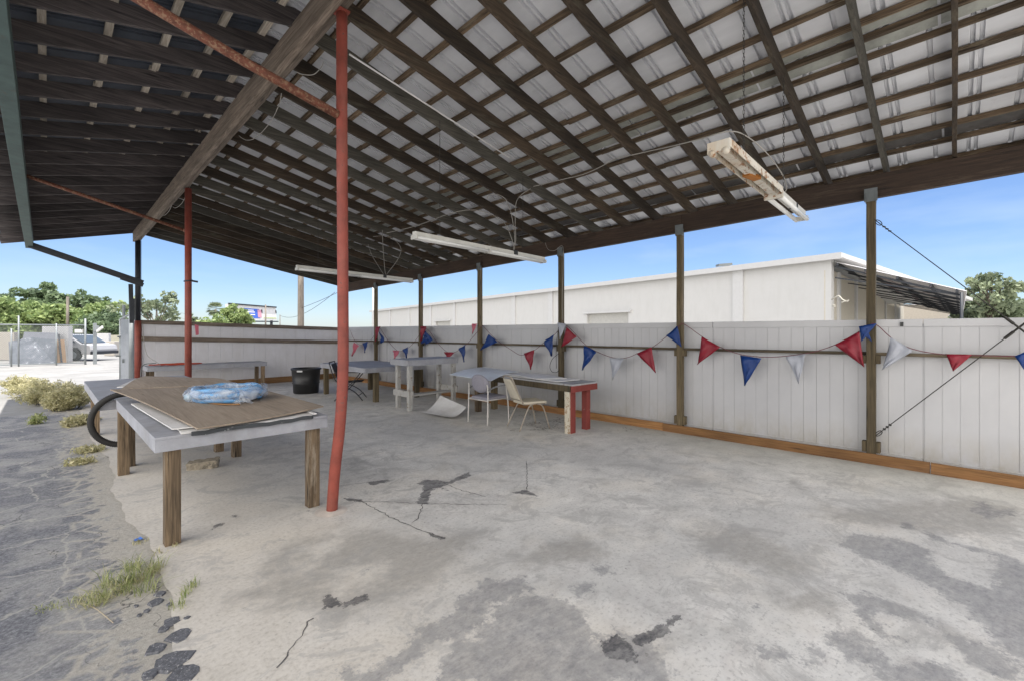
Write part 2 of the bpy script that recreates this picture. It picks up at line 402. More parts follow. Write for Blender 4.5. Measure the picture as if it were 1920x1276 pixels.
grey = [gpx([(1300, 615), (1450, 612), (1500, 660), (1440, 700), (1310, 740), (1290, 820), (1180, 910), (1060, 900), (980, 990), (900, 1020), (780, 1110), (600, 1110), (600, 1040), (660, 1030), (700, 1070), (820, 1000), (930, 930), (980, 860), (1150, 760), (1160, 730)], 400, 840, K),
        gpx([(1310, 745), (1440, 700), (1620, 690), (1720, 760), (1790, 840), (1800, 900), (1920, 860), (2060, 900), (2160, 1050), (2160, 1120), (1060, 1120), (1090, 1000), (1150, 930), (1260, 880), (1300, 810)], 400, 840, K),
        gpx([(1110, 400), (1300, 420), (1490, 485), (1480, 530), (1560, 600), (1760, 660), (1800, 560), (1760, 500), (1480, 430), (1450, 385), (1330, 370), (1360, 345), (1560, 440), (1850, 510), (1990, 590), (1990, 1000), (1860, 1030), (1740, 860), (1600, 730), (1450, 640), (1330, 580), (1180, 520), (1040, 450)], 1160, 840, K),
        gpx([(1070, 690), (1180, 685), (1260, 710), (1410, 770), (1560, 870), (1880, 1000), (1900, 1110), (1750, 1060), (1560, 910), (1430, 810), (1310, 790), (1220, 795), (1230, 840), (1330, 900), (1290, 905), (1180, 850), (1110, 770)], 1160, 840, K),
        gpx([(980, 855), (1060, 870), (1120, 860), (1160, 880), (1185, 925), (1110, 905), (1240, 960), (1300, 1010), (1360, 1022), (1480, 995), (1600, 1050), (1660, 1120), (1270, 1120), (1210, 1040), (1080, 1000), (1000, 940)], 1160, 840, K),
        gpx([(610, 925), (690, 945), (740, 970), (820, 958), (900, 1000), (920, 930), (945, 960), (940, 1015), (890, 1025), (800, 1000), (690, 985)], 1160, 840, K),
        gpx([(1690, 250), (1730, 250), (1790, 290), (1880, 290), (1870, 310), (1800, 320), (1740, 330), (1680, 300)], 1160, 840, K),
        gpx([(620, 740), (660, 740), (680, 765), (640, 765)], 1160, 840, K),
        gpx([(1700, 650), (1800, 630), (1790, 660), (1740, 710), (1700, 690)], 400, 840, K),
        gpx([(1800, 560), (1880, 560), (1890, 595), (1830, 600)], 400, 840, K)]
dark = [gpx([(965, 165), (1000, 148), (1065, 150), (1110, 158), (1205, 112), (1222, 128), (1110, 170), (1080, 180), (1118, 200), (1055, 182), (1028, 205), (1012, 265), (965, 258), (990, 205), (1000, 178)], 400, 840, K),
        gpx([(1405, 210), (1480, 195), (1545, 228), (1480, 216)], 400, 840, K),
        gpx([(615, 232), (700, 240), (700, 252), (640, 246)], 400, 840, K),
        gpx([(1020, 398), (1100, 425), (1080, 432), (1030, 408)], 400, 840, K),
        gpx([(515, 710), (560, 690), (600, 735), (730, 690), (740, 715), (640, 745), (530, 755)], 400, 840, K),
        gpx([(0, 880), (60, 930), (90, 1010), (60, 1010), (-60, 980), (-80, 920)], 1160, 840, K),
        gpx([(60, 900), (140, 860), (280, 790), (300, 800), (230, 850), (240, 870), (110, 930), (70, 925)], 1160, 840, K),
        gpx([(720, 160), (800, 150), (850, 150), (760, 172)], 400, 840, K),
        gpx([(80, 320), (115, 315), (118, 323), (90, 326)], 400, 840, K), gpx([(0, 365), (20, 355), (60, 352), (20, 370), (-10, 385)], 400, 840, K)]
def sdist(poly, X, Y):
    d = np.full(X.shape, 1e9); ins = np.zeros(X.shape, bool); n = len(poly)
    for i in range(n):
        x0, y0 = poly[i]; x1, y1 = poly[(i + 1) % n]
        ex, ey = x1 - x0, y1 - y0
        t = np.clip(((X - x0) * ex + (Y - y0) * ey) / (ex * ex + ey * ey + 1e-12), 0, 1)
        d = np.minimum(d, np.hypot(X - x0 - t * ex, Y - y0 - t * ey))
        cond = ((y0 > Y) != (y1 > Y)) & (X < (x1 - x0) * (Y - y0) / ((y1 - y0) if y1 != y0 else 1e-12) + x0)
        ins ^= cond
    return np.where(ins, d, -d)
xs = np.arange(.46, 7.30, .03); ys = np.concatenate([np.arange(-4, -1.6, .3), np.arange(-1.6, 6.6, .03), np.arange(6.6, 15.9, .1)])
XX, YY = np.meshgrid(xs, ys); nx, ny = len(xs), len(ys)
edge = .04 * np.sin(YY[:, 0] * 1.9) + .018 * np.sin(YY[:, 0] * 5.7 + 1) + .008 * np.sin(YY[:, 0] * 17)
XX = XX.copy(); XX[:, 0] = .50 + edge; XX[:, 1] = .52 + edge; XX[:, 2] = np.maximum(XX[:, 2], .54 + edge)
for c_ in range(3, 8): XX[:, c_] = np.maximum(XX[:, c_], .54 + edge + .012 * (c_ - 2))
XX[:, 1] = .506 + edge
ZZ = np.zeros_like(XX)
sl = MB(); sl.v = [tuple(t) for t in np.stack([XX.ravel(), YY.ravel(), ZZ.ravel()], 1)]
sl.f = [(j * nx + i, j * nx + i + 1, (j + 1) * nx + i + 1, (j + 1) * nx + i) for j in range(ny - 1) for i in range(nx - 1)]; sl.m = [0] * len(sl.f)
slab = tag(sl.build('concrete_slab', CONC), kind='structure')
def attr(name, arr, scale):
    a = slab.data.attributes.new(name, 'FLOAT', 'POINT')
    a.data.foreach_set('value', np.clip(arr / scale, -1.5, 1.5).ravel().astype(np.float32) * .9 + .5)
s_ = np.max([sdist(p, XX, YY) for p in soft], 0); h_ = np.max([sdist(p, XX, YY) for p in soft_h], 0)
attr('stain_soft', np.minimum(s_, -h_), .16)
attr('stain_grey', np.max([sdist(p, XX, YY) for p in grey], 0), .10)
attr('stain_dark', np.max([sdist(p, XX, YY) for p in dark], 0) + .003, .026)
# hairline cracks, ribbons 3 mm above the slab
CR = paint('crack_dirt', (.085, .08, .08), .9)
ck = MB()
for line in [[(620, 238), (700, 250), (860, 254), (1000, 262), (1200, 264), (1390, 266)], [(700, 252), (850, 330), (980, 388), (1090, 426)], [(1090, 165), (1180, 200), (1290, 228)],
             [(990, 262), (970, 330), (940, 352)], [(600, 178), (700, 165), (830, 148)], [(1484, 60), (1486, 120), (1486, 195)], [(470, 805), (380, 930), (300, 1040)]]:
    g = gpx(line, 400, 840, K); pts = [Vector((x, y, .003)) for x, y in g]; pp = []
    for a, b in zip(pts[:-1], pts[1:]):
        n = max(2, int((b - a).length / .035))
        for k in range(n): pp.append(a.lerp(b, k / n) + Vector((rnd.gauss(0, .006), rnd.gauss(0, .006), 0)))
    pp.append(pts[-1]); vs = []; fs = []
    for i, p in enumerate(pp):
        d = (pp[min(i + 1, len(pp) - 1)] - pp[max(i - 1, 0)]).normalized(); s2 = Vector((-d.y, d.x, 0)) * rnd.uniform(.0015, .0045)
        vs += [p - s2, p + s2]
    for i in range(len(pp) - 1): fs.append((2 * i, 2 * i + 2, 2 * i + 3, 2 * i + 1))
    ck.add(vs, fs)
tag(ck.build('floor_cracks', CR), kind='structure')

# ---------------------------------------------------------------- the open shed
def Xr(Y): return 1.86 - .014 * Y
def zr(Y): return 4.93 - .043 * Y
def ze(Y): return 3.565 - .021 * Y
def zo(Y): return 4.5 - .047 * Y
def rz(X, Y):
    xr = Xr(Y)
    if X > xr: return zr(Y) + (ze(Y) - zr(Y)) * (X - xr) / (7.2 - xr)
    return zr(Y) + (zo(Y) - zr(Y)) * (xr - X) / (xr + .28)
LAPM = paint('dull_sheet_lap', (.33, .34, .31), .5, var=.3)
shed = thing('open_shed', 'long open-sided timber shed with sheet metal roof over the concrete slab', 'shed', (1.8, 4, 0))
Y0, Y1 = -1.3, 15.55
RH = .17; PH = .05
YR = [-.02 + .606 * k for k in range(-2, 26)]
for i, Y in enumerate(YR):
    o_ = rnd.uniform(-.006, .006)
    a = Vector((Xr(Y) - .14, Y + .024, rz(Xr(Y), Y) + .02 + RH / 2)); b = Vector((7.62, Y + o_ + .024, rz(7.62, Y) + RH / 2))
    MB().beam(a, b, .04, RH, 8, .004).build('rafter', WD['rafter2'] if i in (13, 14, 17) or rnd.random() < .12 else WD['rafter'], shed, bevel=.003)
    a = Vector((-.72, Y - .022, rz(-.72, Y) + RH / 2)); b = Vector((Xr(Y) + .12, Y - .022, rz(Xr(Y), Y) + .035 + RH / 2))
    MB().beam(a, b, .04, RH + .01, 5, .004).build('rafter', WD['dark'], shed, bevel=.003)
def strip(X, mat, wd=.045):
    cuts = [Y0]
    while cuts[-1] < Y1: cuts.append(cuts[-1] + rnd.choice([3.64, 4.24, 4.85]))
    m = MB()
    for a, b in zip(cuts[:-1], cuts[1:]):
        b = min(b, Y1 + rnd.uniform(0, .05)); ja = rnd.uniform(-.022, .022); jz = rnd.uniform(-.004, .006)
        pts = np.linspace(a, b - .004, 8)
        for p, q in zip(pts[:-1], pts[1:]):
            m.beam((X + ja, p, rz(X, p) + RH + PH / 2 + .003), (X + ja, q, rz(X, q) + RH + PH / 2 + .003), wd, PH)
    m.build('purlin', mat, shed)
for X in (2.18, 2.58, 2.97, 3.41, 3.81, 4.24, 4.65, 4.97, 5.16, 5.40, 5.74, 6.12, 6.48, 6.81, 7.12, 7.5): strip(X, WD['purlin'], rnd.uniform(.042, .055))
for X in (-.62, -.03, .41, .84, 1.25, 1.62): strip(X, WD['purlin_pale'], .06)
for xa, xb, mt in ((6.86, 7.08, paint('dark_patch_sheet', (.10, .095, .092), .6, var=.4, dirt=(.05, .045, .04))), (5.01, 5.13, None), (5.20, 5.36, None)):
    m = MB()
    for k in range(12):
        ya = Y0 + (Y1 - Y0) * k / 12; yb = Y0 + (Y1 - Y0) * (k + 1) / 12 - .02; zz_ = RH + PH + .004
        m.slab([(xa, ya, rz(xa, ya) + zz_), (xb, ya, rz(xb, ya) + zz_), (xb, yb, rz(xb, yb) + zz_), (xa, yb, rz(xa, yb) + zz_)], .003)
    m.build('lap_strip', mt or LAPM, shed)
# roof sheets, ribbed along the slope
def sheet(Xa, Xb, nX, mat, name):
    prof = []; y = Y0 - .1
    while y < Y1 + .1:
        for dy, dz in ((0, 0), (.006, .034), (.030, .034), (.036, 0), (.058, 0), (.064, .034), (.088, .034), (.094, 0), (.33, 0), (.336, .03), (.366, .03), (.372, 0)):
            prof.append((y + dy, dz))
        y += .606
    vs = []; fs = []
    Xs = np.linspace(Xa, Xb, nX) if Xa < Xb else np.linspace(Xb, Xa, nX)
    for X in Xs:
        for y, dz in prof: vs.append((X, y, rz(X, y) + RH + PH + .008 + dz))
    n = len(prof)
    for i in range(nX - 1):
        for k in range(n - 1): fs.append((i * n + k, i * n + k + 1, (i + 1) * n + k + 1, (i + 1) * n + k))
    o = MB().add(vs, fs).build(name, mat, shed); s = o.modifiers.new('s', 'SOLIDIFY'); s.thickness = .0015; s.offset = 1
sheet(1.62, 7.75, 8, ROOF, 'roof_sheet')
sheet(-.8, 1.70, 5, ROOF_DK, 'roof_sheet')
# ridge beam (doubled plank), eave beam, outer green fascia
MB().beam((Xr(Y0) - .035, Y0, zr(Y0) - .135), (Xr(15.6) - .035, 15.6, zr(15.6) - .135), .07, .27, 12, .0012).build('ridge_beam', WD['beam'], shed, bevel=.004)
MB().beam((Xr(Y0) + .04, Y0, zr(Y0) - .125), (Xr(15.6) + .04, 15.6, zr(15.6) - .125), .07, .25, 12, .0012).build('ridge_beam', WD['beam'], shed, bevel=.004)
for a, b in ((Y0, 3.15), (3.15, 7.95), (7.95, 12.85), (12.85, 15.5)):
    MB().beam((7.17, a + .002, ze(a) - .142), (7.17, b - .002, ze(b) - .142), .085, .284, 8, .002).build('eave_beam', WD['beam2'], shed, bevel=.004)
MB().beam((-.265, Y0, zo(Y0) - .10), (-.305, 15.6, zo(15.6) - .10), .13, .20, 14, .002).build('outer_fascia', GREEN, shed, bevel=.004)
# timber posts along the fence
PY = [.74 + 2.425 * k for k in range(0, 6)]
for Y in PY:
    t = ze(Y) - .284
    o = MB().beam((7.12, Y, 0), (7.12, Y, t), .09, .09, 8, .0015, up=(0, 1, 0)).build('timber_post', WD['post'], shed, bevel=.004)
    b = MB()
    b.box((7.072, Y, t + .03), (.006, .13, .16)); b.box((7.09, Y - .049, t - .01), (.07, .005, .11)); b.box((7.09, Y + .049, t - .01), (.07, .005, .11))
    b.build('post_bracket', GALV_DK, o)
    b = MB()
    for s in (-1, 1):
        b.box((7.125, Y + s * .068, .20), (.085, .042, .13)); b.box((7.125, Y + s * .068, 1.275), (.085, .042, .10))
    b.build('blocking', WD['post'], o, bevel=.003)
# three steel posts under the ridge with rusty outriggers
def at_y(Y): return (Xr(Y) - .02, Y)
x1, y1 = 1.85, 4.06
base = G(622, 957)
tp = P(641, 40, 4.09)
pts = [base + Vector((-.0, 0, -.02)), P(628, 880, 4.07), P(637, 800, 4.07), P(643, 700, 4.08), P(643, 560, 4.08), P(642, 400, 4.09), P(641, 220, 4.09), Vector((tp.x, tp.y, zr(4.1) - .262))]
p1 = MB().tube(spline(pts, 5), .048, 20).build('steel_post', RED, shed, smooth=True, label='red steel post bent at its foot')
MB().lathe((base.x - .005, base.y, 0), [(.0, .012), (.055, .014), (.085, .008), (.12, .002), (.14, .0005)], 18).build('grout_collar', paint('pale_grout', (.62, .56, .50), .9, var=.3), p1, smooth=True)
MB().box((tp.x, tp.y, zr(4.1) - .263), (.10, .12, .02)).build('cap_plate', RED, p1)
zt = zr(10.07) - .262
p2 = MB().tube([(1.80, 10.07, -.01), (1.80, 10.07, zt)], .055, 16).build('steel_post', RED, shed, smooth=True)
q2 = P(358, 527, 8.36)
MB().tube([Vector((1.80, 10.07, q2.z)) + Vector((.064 * math.cos(a), .064 * math.sin(a), .012 * math.cos(a))) for a in np.linspace(0, 6.28, 12)[:-1]], .012, 6, closed=True).tube([(1.86, 10.05, q2.z), (1.93, 10.0, q2.z - .015)], .02, 6).build('pipe_clamp', STEEL_DK, p2)
x3 = 1.66; zt3 = zr(15.4) - .262
p3 = MB().tube([(x3, 15.42, -.01), (x3, 15.42, 1.9)], .075, 14).build('steel_post', RED, shed, smooth=True)
p3b = MB().tube([(x3, 15.42, 1.9), (x3, 15.42, zt3)], .062, 14).build('steel_post', STEEL_DK, shed, smooth=True, label='dark upper length of the rear steel post')
MB().tube([P(345, 432, 8.36), P(190, 378, 7.6), P(35, 325, 6.85)], .028, 10).tube([P(345, 432, 8.36), (1.80, 10.07, P(352, 436, 8.36).z)], .03, 10).build('outrigger_pipe', RUST, shed, smooth=True)
MB().tube([P(634, 216, 4.06), (1.1, 4.06, 3.77), (-.25, 4.06, 4.10)], .038, 12).build('outrigger_pipe', RUST, shed, smooth=True)
a3 = P(268, 531, 11.9); b3 = P(55, 459, 10.5)
MB().beam(a3, b3, .10, .14, 4).build('outrigger_beam', STEEL_DK, shed, bevel=.004)
MB().beam(a3 + Vector((0, -.07, -.06)), a3.lerp(b3, .22) + Vector((0, -.07, -.06)), .05, .10).build('splice_plate', STEEL_DK, shed)
MB().beam(P(247, 606, 11.8), P(245, 533, 11.8), .09, .06, up=(0, 1, 0)).beam(P(248, 600, 11.7), P(248, 560, 11.7), .1, .05, up=(0, 1, 0)).build('bracing_stub', STEEL_DK, shed)
# white conduit under one rafter
MB().tube([PX(655, 102, 2.10), PX(955, 296, 4.42)], .009, 8).build('conduit', WHITE, shed, smooth=True)
# rear gable trim board
MB().beam((Xr(15.6), 15.62, zr(15.6) + .10), (7.7, 15.62, rz(7.7, 15.6) + .10), .03, .24, 6).build('gable_board', WD['rafter2'], shed)
MB().beam((-.78, 15.62, rz(-.78, 15.6) + .09), (Xr(15.6), 15.62, zr(15.6) + .09), .03, .22, 4).build('gable_board', WD['dark'], shed)

# ---------------------------------------------------------------- guy cables in the first bay
def cable(name, p, q, label):
    t = thing(name, label, 'bracing cable', tuple(p))
    p, q = Vector(p), Vector(q); d = (q - p).normalized()
    MB().tube([p, q], .0055, 6).build('cable', WIRE, t)
    for e, s in ((p, 1), (q, -1)):
        m = MB(); c = e + d * s * .05
        loop = [c + d * s * .045 * math.cos(a) + Vector((0, 0, 1)).cross(d) * 0 + Vector((0, d.z, -d.y)) * .022 * math.sin(a) for a in np.linspace(0, 6.28, 12)[:-1]]
        m.tube(loop, .005, 6, closed=True)
        for k in (.13, .17, .21): m.box(e + d * s * k, (.022, .03, .016), Matrix.Rotation(.5, 3, 'X'))
        m.tube([e - d * s * .02, e + d * s * .03], .006, 6)
        m.build('clamp', WIRE, t)
    m = MB(); c = p.lerp(q, .62)
    m.tube([c - d * .16, c + d * .16], .011, 6); m.tube([c - d * .2, c - d * .1], .016, 6); m.tube([c + d * .1, c + d * .2], .016, 6)
    m.build('turnbuckle', WIRE, t)
    return t
cable('bracing_cable', (7.08, .70, 2.98), (7.08, -1.25, .79), 'dark steel cable sloping down from the top of the nearest timber post')
cable('bracing_cable', (7.10, .70, .34), (7.10, -1.25, 2.52), 'dark steel cable rising from the foot of the nearest timber post across the white fence')

# ---------------------------------------------------------------- right vinyl fence
fr = thing('vinyl_fence', 'long white vinyl board fence behind the row of timber posts', 'fence', (7.25, 6, 0))
FT = 1.765
edges = [.27 + 2.43 * k for k in range(-1, 7)]; edges[-1] = 15.36
for a, b in zip(edges[:-1], edges[1:]):
    m = MB(); n = max(1, round((b - a - .03) / .152)); st = (b - a - .03) / n
    for k in range(n):
        y = a + .015 + st * (k + .5); jit = rnd.uniform(-.0025, .0025)
        m.box((7.26 + jit, y, (.10 + FT - .05) / 2), (.022, st - .0035, FT - .05 - .10))
    m.box((7.2635, (a + b) / 2, .9), (.018, b - a - .004, 1.6)); m.box((7.278, a, .86), (.03, .10, 1.70))
    m.build('vinyl_panel', VINYL, fr)
    MB().box((7.26, (a + b) / 2, FT - .045), (.05, b - a - .006, .09)).build('top_rail', VINYL, fr, bevel=.004)
    MB().box((7.26, (a + b) / 2, .085), (.05, b - a - .006, .06)).build('bottom_rail', VINYL, fr, bevel=.004)
for a, b in ((-2.16, .2), (.2, 3.42), (3.42, 7.1), (7.1, 11.3), (11.3, 15.3)):
    MB().beam((7.055, a + .003, .062), (7.045, b - .003, .062), .038, .125, 10, .003).build('base_board', WD['board'], fr, bevel=.003)
for a, b in ((-2.16, .74), (.74, 5.59), (5.59, 10.44), (10.44, 15.3)):
    MB().beam((7.20, a + .003, 1.345 - .002 * a), (7.20, b - .003, 1.345 - .003 * b), .09, .038, 10, .003).build('ledge_rail', WD['raily'], fr, bevel=.002)
MB().box((7.228, .46, FT - .06), (.02, .03, .05)).build('latch', BLACKP, fr)

# rear fence
VIN2 = paint('brightened_fence_vinyl', (.66, .65, .67), .5, var=.05, dirt=(.55, .53, .52))  # lighter copy of the vinyl, extra light on the rear fence put into its colour
rb = thing('board_fence', 'white fence with dark weathered rails across the far end of the slab', 'fence', (4.5, 15.4, 0))
zt_ = lambda X: 1.93 - (X - 1.66) / 5.5 * .17
for a, b in ((1.72, 4.15), (4.15, 7.2)):
    m = MB(); n = 8 if a < 2 else 10; st = (b - a) / n
    for k in range(n):
        x = a + st * (k + .5); m.box((x, 15.45, (zt_(x) - .02 + .08) / 2), (st - .004, .02, zt_(x) - .10))
    m.build('fence_panel', VIN2, rb)
MB().beam((1.7, 15.415, zt_(1.7) - .06), (7.18, 15.415, zt_(7.18) - .06), .05, .11, 14, .004).build('top_rail', WD['railx'], rb, bevel=.003)
MB().beam((1.7, 15.405, 1.43), (7.18, 15.405, 1.24), .045, .12, 14, .004).build('middle_rail', WD['railx'], rb, bevel=.003)
MB().beam((1.7, 15.40, .09), (7.0, 15.40, .09), .04, .18, 10, .003).build('base_board', WD['boardx'], rb, bevel=.003)

# ---------------------------------------------------------------- pennants
def pen(nm, c, rg):
    m = M(nm, rg); m.col(c); tr = m.nt.nodes.new('ShaderNodeBsdfTranslucent'); tr.inputs['Color'].default_value = (*c, 1); ms = m.nt.nodes.new('ShaderNodeMixShader'); ms.inputs[0].default_value = .3
    m.link(m.b.outputs[0], ms.inputs[1]); m.link(tr.outputs[0], ms.inputs[2]); m.link(ms.outputs[0], m.nt.nodes['Material Output'].inputs['Surface']); return m.m
PEN = [pen('pennant_red', (.30, .016, .035), .4), pen('pennant_blue', (.005, .045, .22), .4), pen('pennant_white', (.48, .50, .56), .4), pen('pennant_pink', (.62, .16, .22), .4)]
def pennant(parent, a, b, c, col, X, lab=None):
    A, B, T = (PX(*p, X) for p in (a, b, c)); m = MB(); n = 7; ph = rnd.uniform(0, 6); rows = []
    amp = rnd.uniform(.10, .24) * (B - A).length; vs = []; fs = []
    for i in range(n + 1):
        v = i / n
        for j in range(n + 1):
            u = j / n; p = A.lerp(B, u).lerp(T, v)
            k = math.sin(u * 6 + ph + 1.5 * v) * amp * (.3 + v) * (1 - v * .5) + math.sin(v * 7 + ph) * amp * .35
            vs.append(p + Vector((-.02 - abs(k), k * .25 * (1 - v), 0)))
    W = n + 1
    for i in range(n):
        for j in range(n): fs.append((i * W + j, i * W + j + 1, (i + 1) * W + j + 1, (i + 1) * W + j))
    o = m.add(vs, fs).build('pennant', PEN[col], parent, smooth=True)
    s = o.modifiers.new('s', 'SOLIDIFY'); s.thickness = .002
def garland(label, line, pens, X=7.045):
    pp = [PX(*p, X) for p in line]
    t = thing('pennant_string', label, 'bunting', tuple(pp[0]), 'pennant strings tied between the timber posts')
    MB().tube(spline(pp, 6), .005, 5).build('string', plain('bunting_cord', (.12, .035, .045), .8) if 'cord' not in GC else GC['cord'], t)
    for p in pens: pennant(t, *p, X)
GC = {'cord': plain('bunting_cord', (.13, .035, .05), .8)}
garland('pennant string right of the nearest timber post, starting with a white pennant',
        [(1637, 606), (1648, 612), (1675, 636), (1712, 654), (1770, 664), (1840, 666), (1905, 667), (1960, 664)],
        [((1672, 632), (1714, 657), (1655, 692), 2), ((1774, 663), (1823, 664), (1787, 695), 0), ((1902, 667), (1932, 654), (1925, 700), 1)])
garland('pennant string left of the nearest timber post, red, blue, white and red pennants on it',
        [(1279, 606), (1290, 612), (1318, 632), (1350, 650), (1390, 664), (1440, 669), (1490, 665), (1530, 658), (1568, 645), (1610, 622), (1637, 606)],
        [((1317, 631), (1352, 650), (1310, 682), 0), ((1389, 665), (1429, 671), (1398, 722), 1), ((1476, 668), (1513, 662), (1499, 718), 2), ((1565, 646), (1611, 622), (1621, 687), 0), ((1611, 612), (1645, 606), (1616, 640), 1), ((1612, 622), (1626, 616), (1635, 640), 1)])
garland('pennant string between the second and third timber posts from the right',
        [(1056, 608), (1068, 615), (1098, 646), (1122, 660), (1150, 670), (1175, 670), (1200, 660), (1224, 650), (1252, 629), (1279, 606)],
        [((1064, 613), (1083, 631), (1055, 651), 0), ((1099, 647), (1122, 660), (1095, 693), 1), ((1146, 670), (1173, 671), (1151, 710), 2), ((1195, 662), (1223, 650), (1231, 698), 0), ((1251, 629), (1272, 611), (1279, 650), 1), ((1047, 605), (1063, 607), (1052, 636), 2)])
garland('pennant string between the third and fourth timber posts from the right, above the red-legged table',
        [(905, 610), (919, 626), (935, 640), (958, 655), (975, 665), (990, 662), (1004, 655), (1022, 640), (1040, 627), (1056, 608)],
        [((919, 626), (935, 641), (904, 656), 1), ((984, 662), (1004, 655), (998, 692), 0), ((1021, 640), (1040, 627), (1037, 667), 1)])
garland('pennant string between the fourth and fifth timber posts from the right, above the tall table',
        [(794, 612), (806, 622), (820, 642), (838, 659), (852, 660), (864, 653), (876, 644), (890, 628), (905, 610)],
        [((797, 626), (812, 640), (803, 645), 1), ((800, 620), (814, 638), (792, 644), 1), ((836, 659), (856, 660), (842, 672), 0), ((863, 653), (876, 645), (873, 678), 1), ((887, 607), (897, 607), (888, 626), 3), ((790, 612), (802, 612), (791, 640), 0)])
garland('pennant string between the fifth and the farthest timber post, above the low grey table',
        [(711, 612), (722, 630), (735, 648), (748, 658), (760, 655), (770, 648), (782, 634), (794, 612)],
        [((716, 621), (724, 640), (718, 643), 1), ((739, 656), (752, 657), (742, 673), 3), ((758, 655), (769, 648), (765, 671), 1), ((706, 613), (715, 612), (706, 640), 0)])
garland('short pennant string at the far corner of the fence, beyond the farthest timber post',
        [(657, 620), (664, 636), (674, 646), (684, 644), (692, 641), (702, 628), (711, 612)],
        [((666, 641), (675, 648), (663, 667), 3), ((682, 643), (692, 640), (686, 661), 1)])
pk = MB(); A = P(365, 608, 8.3)
o = MB().slab([A, A + Vector((.06, 0, -.02)), A + Vector((.07, .03, -.19)), A + Vector((.02, .02, -.2))], .002, 3, lambda u, v: .01 * math.sin(9 * u)).build('pennant', PEN[3])
tag(o, 'faded pink pennant caught on the middle red steel post', 'pennant')

# ---------------------------------------------------------------- work tables
def legs(t, feet, top, wd, dp, mat, seg=4):
    for (x, y) in feet: MB().beam((x, y, 0), (x + rnd.uniform(-.006, .006), y, top), wd, dp, seg, .0015, up=(0, 1, 0)).build('leg', mat, t, bevel=.004)
def bench(name, label, x0, x1, y0, y1, top, feet, lw=.14, ld=.09, ap=.09, tm=GREYP, lm=None, th=.022, rot=0, braces=False):
    t = thing(name, label, 'table', ((x0 + x1) / 2, (y0 + y1) / 2, 0))
    n = 2
    m = MB()
    nb = max(2, round((x1 - x0) / .61)); bw = (x1 - x0) / nb
    for kb in range(nb): m.box((x0 + bw * (kb + .5), (y0 + y1) / 2, top - th / 2 + (.0015 if kb % 2 else 0)), (bw - .005, y1 - y0 + (.006 if kb % 2 else 0), th))
    m.build('tabletop', tm, t, bevel=.003)
    m = MB(); z = top - th - ap / 2
    for y in (y0 + .022, y1 - .022): m.box(((x0 + x1) / 2, y, z), (x1 - x0 - .006, .038, ap))
    for x in (x0 + .022, x1 - .022): m.box((x, (y0 + y1) / 2, z), (.038, y1 - y0 - .09, ap))
    m.build('apron', tm, t, bevel=.003)
    legs(t, feet, top - th - .002, lw, ld, lm or WD['leg']); return t
w1 = bench('work_table', 'large grey-painted work table nearest the camera, plywood sheet lying on it', .54, 1.82, 4.17, 6.84, .845,
      [(.665, 4.29), (1.72, 4.28), (.60, 6.75), (1.71, 6.68)], .10, .095)
w2 = bench('work_table', 'grey-painted work table directly behind the plywood-covered one at the slab edge', .40, 1.72, 6.98, 9.95, .83,
      [(.52, 9.65), (.69, 7.12), (1.62, 7.14), (1.62, 9.7)], .10, .095)
w3 = bench('work_table', 'long grey table against the rear fence with an orange cord on it', 1.72, 4.47, 14.35, 15.1, .735,
      [(4.38, 14.45), (4.38, 15.0), (1.82, 14.45), (1.82, 15.0)], .09, .09)
w4 = bench('work_table', 'low wide grey table behind the black chair, on brown legs', 4.95, 6.50, 9.42, 11.85, .80,
      [(5.06, 11.7), (5.28, 9.54), (6.30, 11.7), (6.40, 9.56)], .11, .09, lm=WD['post'])
w5 = bench('tall_table', 'tall narrow grey table with crossbars near its feet, beside the low wide table', 5.10, 6.40, 7.92, 8.62, 1.04,
      [(5.18, 7.99), (5.24, 8.53), (6.32, 8.0), (6.32, 8.54)], .085, .085, lm=GREYP2, ap=.10)
MB().box((5.20, 8.27, .33), (.04, .72, .13)).build('crossbar', GREYP2, w5, bevel=.003); MB().box((6.36, 8.27, .35), (.04, .72, .13)).build('crossbar', GREYP2, w5, bevel=.003)
MB().box((5.78, 8.27, .28), (1.1, .09, .04)).box((5.78, 8.14, .285), (1.1, .09, .04)).build('stretcher', GREYP2, w5, bevel=.003)
# red-legged table (slightly turned)
REDW = paint('red_table_paint', (.20, .035, .028), .6, chip=(.42, .38, .30), chip_t=.66, var=.2)
t = thing('red_leg_table', 'long dark table with red-painted near legs, white sheets lying on it', 'table', (6.1, 5.7, 0))
A, B, Cc, D = Vector((5.74, 4.28, .79)), Vector((6.40, 4.26, .79)), Vector((6.66, 7.02, .79)), Vector((6.0, 7.04, .79))
MB().slab([A, B, Cc, D], .025).build('tabletop', paint('worn_tabletop', (.36, .36, .37), .7, chip=(.2, .17, .15), chip_t=.58, dirt=(.22, .21, .2)), t, bevel=.002)
dn = Vector((0, 0, -.075)); m = MB()
m.beam(A + dn + Vector((.03, .06, 0)), D + dn + Vector((.03, -.05, 0)), .038, .10).beam(B + dn + Vector((-.03, .06, 0)), Cc + dn + Vector((-.03, -.05, 0)), .038, .10)
m.build('side_apron', WD['post'], t, bevel=.003)
MB().beam(A + dn + Vector((0, .02, 0)), B + dn + Vector((0, .02, 0)), .04, .10).build('end_apron', REDW, t, bevel=.003, label='red end board of the table')
for (x, y, mt) in ((5.86, 4.40, REDW), (6.27, 4.40, REDW), (6.10, 6.92, WD['leg']), (6.55, 6.92, WD['post'])):
    MB().beam((x, y, 0), (x, y, .764), .11, .10, 3, .001, up=(0, 1, 0)).build('leg', mt, t, bevel=.004)
MB().beam((5.79, 4.42, .0), (5.79, 4.42, .70), .03, .09, up=(0, 1, 0)).build('leg_batten', paint('cream_flaking_paint', (.55, .5, .4), .7, chip=(.3, .2, .12), chip_t=.55), t)
